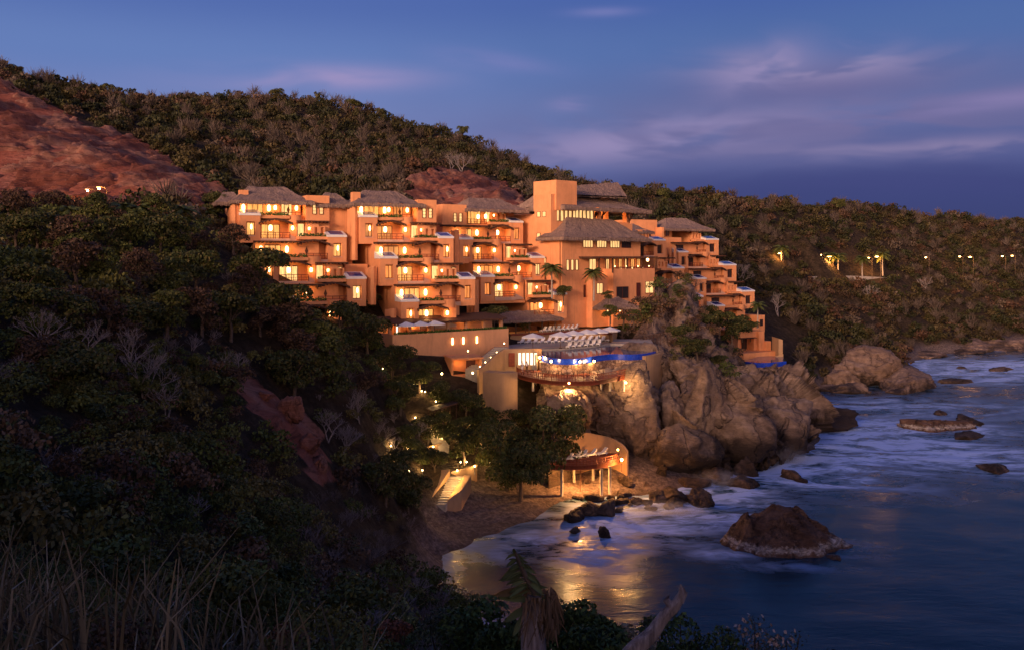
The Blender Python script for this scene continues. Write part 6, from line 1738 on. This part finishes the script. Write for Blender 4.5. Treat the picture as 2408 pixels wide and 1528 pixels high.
for i, px in enumerate((18, 120, 165, 290, 325, 430, 490)):
    p = on_ground(px, 512); palm(p, rng.uniform(.85, 1.1), 'palm on the left ridge before the red slope, %s from the left' % ORD[i], 'palms on the left ridge', True)
for px, py, Y, s, lab in [(1298, 690, 184, 1.0, 'palm in front of the main building, left one'), (1396, 696, 186, .95, 'palm in front of the main building, right one'), (1781, 762, 238, 1.0, 'thin palm lit orange beside the far block'), (855, 700, 168, .7, 'small palm between left and middle blocks'),
                      (1838, 630, 351, 1.5, 'lamplit palm at the leftmost far street lamp'), (1952, 645, 371, 1.5, 'lamplit palm behind the brightest far street lamp'), (1972, 646, 373, 1.5, 'palm right of the brightest far street lamp'), (2028, 648, 384, 1.4, 'palm left of the second far lamp pair'), (2076, 640, 392, 1.5, 'palm right of the second far lamp pair')]:
    palm(W(px, py, Y), s, lab, 'palms at the hotel' if Y < 300 else 'palms along the far road')

# --- bare grey trees
def bare_mesh(seed, h=5.0, depth=5, spread=.55, r0=.10):
    rd = random.Random(seed); m = MB()
    def grow(p, d, l, r, k):
        q = p + d * l; mid = p + d * l * .5 + Vector((rd.uniform(-1, 1), rd.uniform(-1, 1), 0)) * l * .06
        m.tube([p, mid, q], [r, r * .85, r * .7], 4 if k < 2 else 3, True, False)
        if k >= depth: return
        for _ in range(rd.choice((2, 3, 3)) if k < depth - 1 else 3):
            e = (d + Vector((rd.gauss(0, spread), rd.gauss(0, spread), rd.uniform(-.1, .5)))).normalized()
            grow(q if rd.random() < .7 else p + d * l * .7, e, l * rd.uniform(.62, .85), r * .64, k + 1)
    for _ in range(2): grow(Vector((0, 0, -.4)), Vector((rd.gauss(0, .25), rd.gauss(0, .25), 1)).normalized(), h * .27, r0, 0)
    return m.mesh('branches', M['grey_bark'])
BARE = [bare_mesh(i) for i in range(5)]
for i, (px, py, s) in enumerate([(85, 800, .95), (205, 850, 1.15), (305, 870, 1.15), (335, 905, 1.0), (395, 965, .95), (545, 880, 1.0), (770, 1020, 1.1), (850, 985, 1.15), (805, 1050, .9), (930, 1060, .8), (985, 1010, .7)]):
    o = link('bare_tree', BARE[i % 5], None, on_ground(px, py), rng.random() * 6); o.scale = (s, s, s * .95)
    tag(o, 'leafless pale grey branchy tree on the left slope, %s from the left' % ORD[sorted([85, 205, 305, 335, 395, 545, 770, 850, 805, 930, 985]).index(px)], 'bare tree', 'bare grey trees on the left slope')
for i, (px, py, Y, s) in enumerate([(1085, 440, 290, 1.9), (1060, 430, 288, 1.6), (1830, 600, 290, 2.0), (1740, 560, 300, 1.8), (2180, 640, 400, 2.2), (2050, 700, 360, 2.0)]):
    p = W(px, py, Y); o = link('bare_tree', BARE[i % 5], None, (p.x, p.y, float(ground(p.x, p.y))), i); o.scale = (s, s, s)
    tag(o, 'leafless grey tree among the hill forest, %s from the left' % ORD[sorted([1085, 1060, 1830, 1740, 2180, 2050]).index(px)], 'bare tree', 'bare trees in the hill forest')

# --- thicket, brush and grass that nobody could count
def shrub_proto(n, leaf, seed):
    p, nn, cs = crown_points(n, 1.0, 1.1, 6, .8)
    v, f = leaf_quads(p, nn, leaf * (.7 + .6 * rng.random(n)), .62)
    return v, f, np.repeat(.6 + .8 * rng.random(n), 4)[:, None]
S1 = [shrub_proto(1500, .075, i) for i in range(4)]; S2 = [shrub_proto(520, .14, i) for i in range(4)]; S3 = [shrub_proto(230, .22, i) for i in range(4)]
x, y, z = forest(20000, -90, 30, 6, 152, lambda x, y, z, px, py: (px > -150) & (px < 1120) & (z > 3.2) & ~((py > 890) & (py < 1170) & (px > 540) & (px < 800) & (px > 540 + (py - 890) * .7) & (px < 700 + (py - 890) * .45)))
keep = np.ones(len(x), bool); gridc = {}
for i in range(len(x)):
    k = (round(x[i] / (1.3 + y[i] / 110)), round(y[i] / (1.3 + y[i] / 110)))
    if k in gridc: keep[i] = False
    gridc[k] = 1
x, y, z = x[keep], y[keep], z[keep]
it = []; pat = fbm(x / 14, y / 14, 4, 77)
SB = []
for i in range(4):
    me_ = bare_mesh(40 + i, 1.5, 4, .6, .03)
    v_ = np.array([tuple(q.co) for q in me_.vertices]); f_ = np.array([tuple(q.vertices) for q in me_.polygons if len(q.vertices) == 4])
    SB.append((v_, f_, np.ones((len(v_), 1)))); bpy.data.meshes.remove(me_)
for i in range(len(x)):
    px, py = project(x[i], y[i], z[i]); s = rng.uniform(.9, 2.1) * (.35 if y[i] < 20 else .6 if y[i] < 34 else 1)
    if y[i] < 15 and px > 850: continue
    grey = 720 < px < 1060 and py > 880 and (py > 1130 or px < 930)
    if y[i] > 34 and rng.random() < (.6 if grey else .10):
        it.append((SB[rng.integers(4)], (x[i], y[i], z[i] - .2), s * 1.3, s * 1.3, rng.random() * 6.28, np.array([.17, .14, .145]) * rng.uniform(.6, 1.3))); continue
    col = (BR[rng.integers(3)] if rng.random() < .16 + pat[i] else (GD[rng.integers(5)] if rng.random() < .7 else GY_[rng.integers(3)])) * rng.uniform(.7, 1.3)
    P_ = S1 if y[i] < 34 else S2 if y[i] < 80 else S3
    it.append((P_[rng.integers(4)], (x[i], y[i], z[i] - .25), s, s * rng.uniform(.8, 1.25), rng.random() * 6.28, col))
v, f, t = merge(it); print('thicket', len(it), len(f))
tag(link('thicket', mesh_np('thicket', v, f, M['foliage'], t)), 'dark tangled undergrowth covering the left slope', 'undergrowth', kind='stuff')
# scrub on the dry spur and cliff tops
it = []
for i in range(520):
    px = rng.uniform(1445, 1745); py = rng.uniform(645, 905)
    if not inpoly(np.array([px]), np.array([py]), [(1445, 745), (1530, 700), (1560, 640), (1625, 645), (1660, 745), (1740, 840), (1730, 890), (1660, 880), (1590, 860), (1560, 790), (1450, 790)])[0]: continue
    j = np.argmin((cs_[:, :, 0] / cs_[:, :, 1] * F + HX - px) ** 2 + (HY + (H - cs_[:, :, 2]) / cs_[:, :, 1] * F - py) ** 2); q = cs_.reshape(-1, 3)[j]
    if px < 1560: q2 = march(px, py); q = np.array([q2.x, q2.y, q2.z - .9])
    r_ = rng.random(); s = rng.uniform(.8, 1.9)
    if r_ < .5: it.append((SB[rng.integers(4)], q, s * 1.4, s * 1.4, rng.random() * 6.28, np.array([.20, .15, .14]) * rng.uniform(.6, 1.2)))
    else: it.append((S3[rng.integers(4)], q, s, s, rng.random() * 6.28, (BR[rng.integers(3)] * 1.3 if r_ < .8 else GD[rng.integers(5)]) * rng.uniform(.7, 1.3)))
v, f, t = merge(it)
tag(link('dry_scrub', mesh_np('dry_scrub', v, f, M['foliage'], t)), 'dry leafless scrub on the spur beside the main building', 'scrub', kind='stuff')
# dry grass close to the camera
V = []; T = []
def blade(x, y, h, lean, w, col):
    z = float(ground(x, y)) - .1; a = rng.random() * 6.28; d = np.array([math.cos(a), math.sin(a), 0])
    p0 = np.array([x, y, z]); p1 = p0 + d * lean * .35 + [0, 0, h * .6]; p2 = p0 + d * lean + [0, 0, h * (.95 if rng.random() < .7 else .55)]
    s = np.array([w, 0, 0])
    V.extend([p0 - s, p0 + s, p1 + s * .8, p1 - s * .8, p1 - s * .8, p1 + s * .8, p2 + s * .3, p2 - s * .3]); T.extend([col] * 8)
for i in range(850):
    y_ = rng.uniform(6.5, 17); px = rng.uniform(-80, 900) if i % 4 else rng.uniform(-80, 420); x_ = (px - HX) / F * y_
    blade(x_, y_, rng.uniform(.35, 1.45) * (1.0 if px < 500 else .75), rng.uniform(.1, .8), rng.uniform(.006, .014), np.array([.25, .21, .14]) * rng.uniform(.25, .95))
tag(link('dry_grass', mesh_np('dry_grass', np.array(V), np.arange(len(V)).reshape(-1, 4), M['foliage'], np.array(T))), 'tall dry straw coloured grass at the lower left', 'grass', kind='stuff')

# --- close plants along the lower edge
def close_shrub(px, top, Y, r, label, pal, leaf=.07, n=2600, sz=1.0, flower=None, cat='shrub', name='shrub'):
    x_ = (px - HX) / F * Y; zt_ = H - (top - HY) / F * Y; zg = float(ground(x_, Y)); h = max(.5, zt_ - zg)
    p, nn, cs = crown_points(n, r, h * .92, 8, 1.0)
    p[:, 2] = np.clip(p[:, 2], 0, None)
    v, f = leaf_quads(p, nn, leaf * (.7 + .6 * rng.random(n)), .5)
    t = np.repeat(np.asarray(pal)[rng.integers(0, len(pal), n)] * (.5 + .9 * rng.random((n, 1))), 4, axis=0)
    o = empty(name, (x_, Y, zg), 0, label, cat, 'shrubs along the lower edge')
    link('foliage', mesh_np('foliage', v, f, M['foliage'], t), o)
    m = MB()
    for c in cs: m.tube([(0, 0, -.3), (c[0] * .4, c[1] * .4, c[2] * .5), (c[0], c[1], min(c[2] + c[3] * .7, h))], [.025, .018, .006], 5)
    m.build('stem', M['bark'], o)
    if flower:
        k = rng.choice(n, flower); k = k[np.argsort(-p[k, 2])]
        v, f = leaf_quads(p[k] + nn[k] * .04, rand_unit(len(k)), .065, .9)
        link('blossom', mesh_np('blossom', v, f, M['foliage'], np.tile(np.array([[.42, .30, .26]]), (len(v), 1))), o)
    return o
G1 = np.array([(.040, .070, .018), (.055, .085, .022), (.030, .050, .016)]); G2 = np.array([(.050, .056, .030), (.075, .075, .040), (.035, .045, .024)])
close_shrub(1045, 1430, 12.5, .75, 'grey green shrub at the left of the lower edge row', G2, .05)
close_shrub(1130, 1405, 11.5, .62, 'dark green shrub left of the tall leafy stalk', G1, .08)
close_shrub(1195, 1452, 10.0, .5, 'low dark shrub at the foot of the leafy stalk', G1, .07)
close_shrub(1320, 1395, 11.0, .45, 'dark upright shrub right of the leafy stalk', G1, .07)
close_shrub(1408, 1412, 11.5, .36, 'narrow conical dark green shrub in the lower edge row', G1, .06)
close_shrub(1370, 1470, 10.0, .5, 'low dark shrub between stalk and conical shrub', G1, .07)
close_shrub(1475, 1450, 10.5, .34, 'pale feathery shrub left of the driftwood branch', np.array([(.22, .18, .12), (.14, .13, .08)]), .05, 1500)
close_shrub(1600, 1425, 12.5, .62, 'green shrub behind the driftwood branch', G1, .07)
close_shrub(1700, 1450, 12.0, .5, 'green shrub right of the driftwood branch', G1, .06, 1700)
close_shrub(1775, 1412, 12.5, .55, 'thin shrub with small pale blossoms in the lower right', G2, .045, 700, flower=130)
close_shrub(1850, 1450, 12.5, .4, 'sparse twig shrub with pale blossoms, right of the blossoming one', G2, .045, 300, flower=70)
close_shrub(1975, 1490, 12.0, .22, 'small leafy sprig at the bottom right', G2, .08, 120)
close_shrub(2065, 1505, 12.0, .2, 'tiny brownish sprig, rightmost along the lower edge', BR, .07, 80)
close_shrub(670, 1468, 11.0, .42, 'dry orange brown fern-like shrub at the bottom left', np.array([(.20, .085, .04), (.14, .06, .03)]), .06, 1300)
close_shrub(935, 1430, 11.0, .26, 'tall dry rust coloured shrub at the bottom', np.array([(.20, .08, .05), (.13, .06, .04)]), .05, 1300)
close_shrub(560, 1330, 15, 1.0, 'olive shrub with larger leaves above the dry grass', GY_ * .8, .12, 2600)
close_shrub(820, 1350, 16, .9, 'olive green shrub in the lower left centre', GY_ * .7, .11, 2200)

# the leafy stalk
Y0 = 9.0; x0 = (1252 - HX) / F * Y0; zg = float(ground(x0, Y0))
def at(px, py, dy=0.0): return Vector(((px - HX) / F * Y0, Y0 + dy, H - (py - HY) / F * Y0)) - Vector((x0, Y0, zg))
sp = empty('stalk_plant', (x0, Y0, zg), 0, 'tall leafy stalk growing from a dead fibrous stump in the foreground', 'plant')
MB().tube([(0, 0, -.3), at(1255, 1528), at(1252, 1450), at(1262, 1395)], [.16, .13, .12, .09], 10).build('stump', M['driftwood'], sp)
MB().tube([at(1262, 1400), at(1235, 1350), at(1217, 1310), at(1208, 1288)], [.03, .026, .018, .008], 8).build('stem', M['bark'], sp)
lv = []
def leaf(a, b, wd, droop, col, roll=0.0):
    a, b = Vector(a), Vector(b); d = b - a; s = d.cross(Vector((0, -1, .4))).normalized() * wd; n = 6; vs = []; fs = []
    for k in range(n + 1):
        t = k / n; c_ = a + d * t + Vector((0, 0, -droop * t * t)); w_ = math.sin(math.pi * min(1, .08 + t * .92)) ** .7
        vs += [c_ - s * w_, c_ + Vector((0, .012, -.01)), c_ + s * w_]
    for k in range(n):
        for j in (0, 1): fs.append((3 * k + j, 3 * k + j + 1, 3 * k + j + 4, 3 * k + j + 3))
    link('leaf', mesh_np('leaf', [tuple(q) for q in vs], fs, M['foliage'], np.tile(np.array([col]), (len(vs), 1)), True), sp)
for px, py, qx, qy, w_, dr in [(1212, 1300, 1206, 1284, .016, 0), (1214, 1318, 1238, 1322, .018, .02), (1214, 1315, 1190, 1330, .018, .02), (1222, 1330, 1262, 1345, .022, .03), (1220, 1332, 1178, 1352, .024, .03), (1226, 1342, 1272, 1362, .026, .04), (1228, 1350, 1172, 1360, .026, .02), (1236, 1356, 1280, 1385, .026, .03), (1240, 1372, 1195, 1408, .03, .03),
                               (1242, 1380, 1160, 1402, .034, -.02), (1245, 1410, 1170, 1395, .034, .05), (1245, 1425, 1185, 1450, .034, .04), (1258, 1425, 1315, 1450, .03, .05), (1258, 1395, 1305, 1410, .03, .04), (1240, 1435, 1205, 1480, .03, .03)]:
    leaf(at(px, py), at(qx, qy, rng.uniform(-.1, .1)), w_ * 1.15, dr, np.array([.085, .11, .045]) * rng.uniform(.7, 1.3) if qx > 1165 else np.array([.10, .065, .025]))
for i in range(16):
    t = i / 15; bx, by = 1212 + 30 * t, 1300 + 88 * t; L_ = 22 + 26 * t
    for sg in (-1, 1): leaf(at(bx, by), at(bx + sg * L_ * rng.uniform(.8, 1.2), by + rng.uniform(-4, 16), rng.uniform(-.12, .12)), .012 + .008 * t, .03, np.array([.085, .11, .045]) * rng.uniform(.6, 1.3))
V = []; T = []
for i in range(420):
    a = at(rng.uniform(1235, 1310), rng.uniform(1385, 1450), rng.uniform(-.12, .1)); b = a + Vector((rng.normal(0, .06), rng.normal(0, .04), -rng.uniform(.08, .32)))
    w_ = Vector((rng.uniform(.004, .012), 0, 0)); V += [a - w_, a + w_, b + w_ * .4, b - w_ * .4]; T += [np.array([.20, .13, .08]) * rng.uniform(.35, 1.2)] * 4
link('dead_fibre', mesh_np('dead_fibre', [tuple(q) for q in V], np.arange(len(V)).reshape(-1, 4), M['foliage'], np.array(T)), sp)
# the driftwood branch
Y0 = 8.0
def ab(px, py, dy=0.0): return Vector(((px - HX) / F * (Y0 + dy), Y0 + dy, H - (py - HY) / F * (Y0 + dy)))
pts = [ab(1440, 1600), ab(1490, 1528), ab(1530, 1490), ab(1562, 1448), ab(1590, 1418), ab(1602, 1395), ab(1600, 1372)]
br = MB(); n = 14; rad = [.085, .078, .066, .056, .05, .034, .008]; rings = []
fine = [tuple(p) for p in pts]
P3d = np.array(fine); pp_ = resample(P3d, 46, 0); rr_ = resample(np.array(rad)[:, None], 46, 0)[:, 0]
vs = []; fs = []
for i in range(46):
    d = Vector(pp_[min(i + 1, 45)] - pp_[max(i - 1, 0)]).normalized(); a = d.cross(Vector((0, 1, 0))).normalized(); b = d.cross(a)
    for k in range(n):
        q = 2 * math.pi * k / n; c_ = a * math.cos(q) + b * math.sin(q)
        r_ = rr_[i] * (1 + .22 * mnoise.noise(Vector((math.cos(q) * 2.2, math.sin(q) * 2.2, i * .10))) + .16 * mnoise.noise(Vector((math.cos(q) * 5, math.sin(q) * 5, i * .05))))
        vs.append(Vector(pp_[i]) + c_ * r_)
for i in range(45):
    for k in range(n): fs.append((i * n + k, i * n + (k + 1) % n, (i + 1) * n + (k + 1) % n, (i + 1) * n + k))
br.add(vs, fs, True)
br.tube([ab(1582, 1425), ab(1566, 1408), ab(1574, 1398)], [.045, .03, .008], 7).tube([ab(1600, 1412), ab(1612, 1394), ab(1608, 1378)], [.036, .02, .006], 7)
bo = br.build('dead_branch', M['driftwood']); tag(bo, 'weathered grey driftwood branch jutting up at the bottom centre right', 'branch')
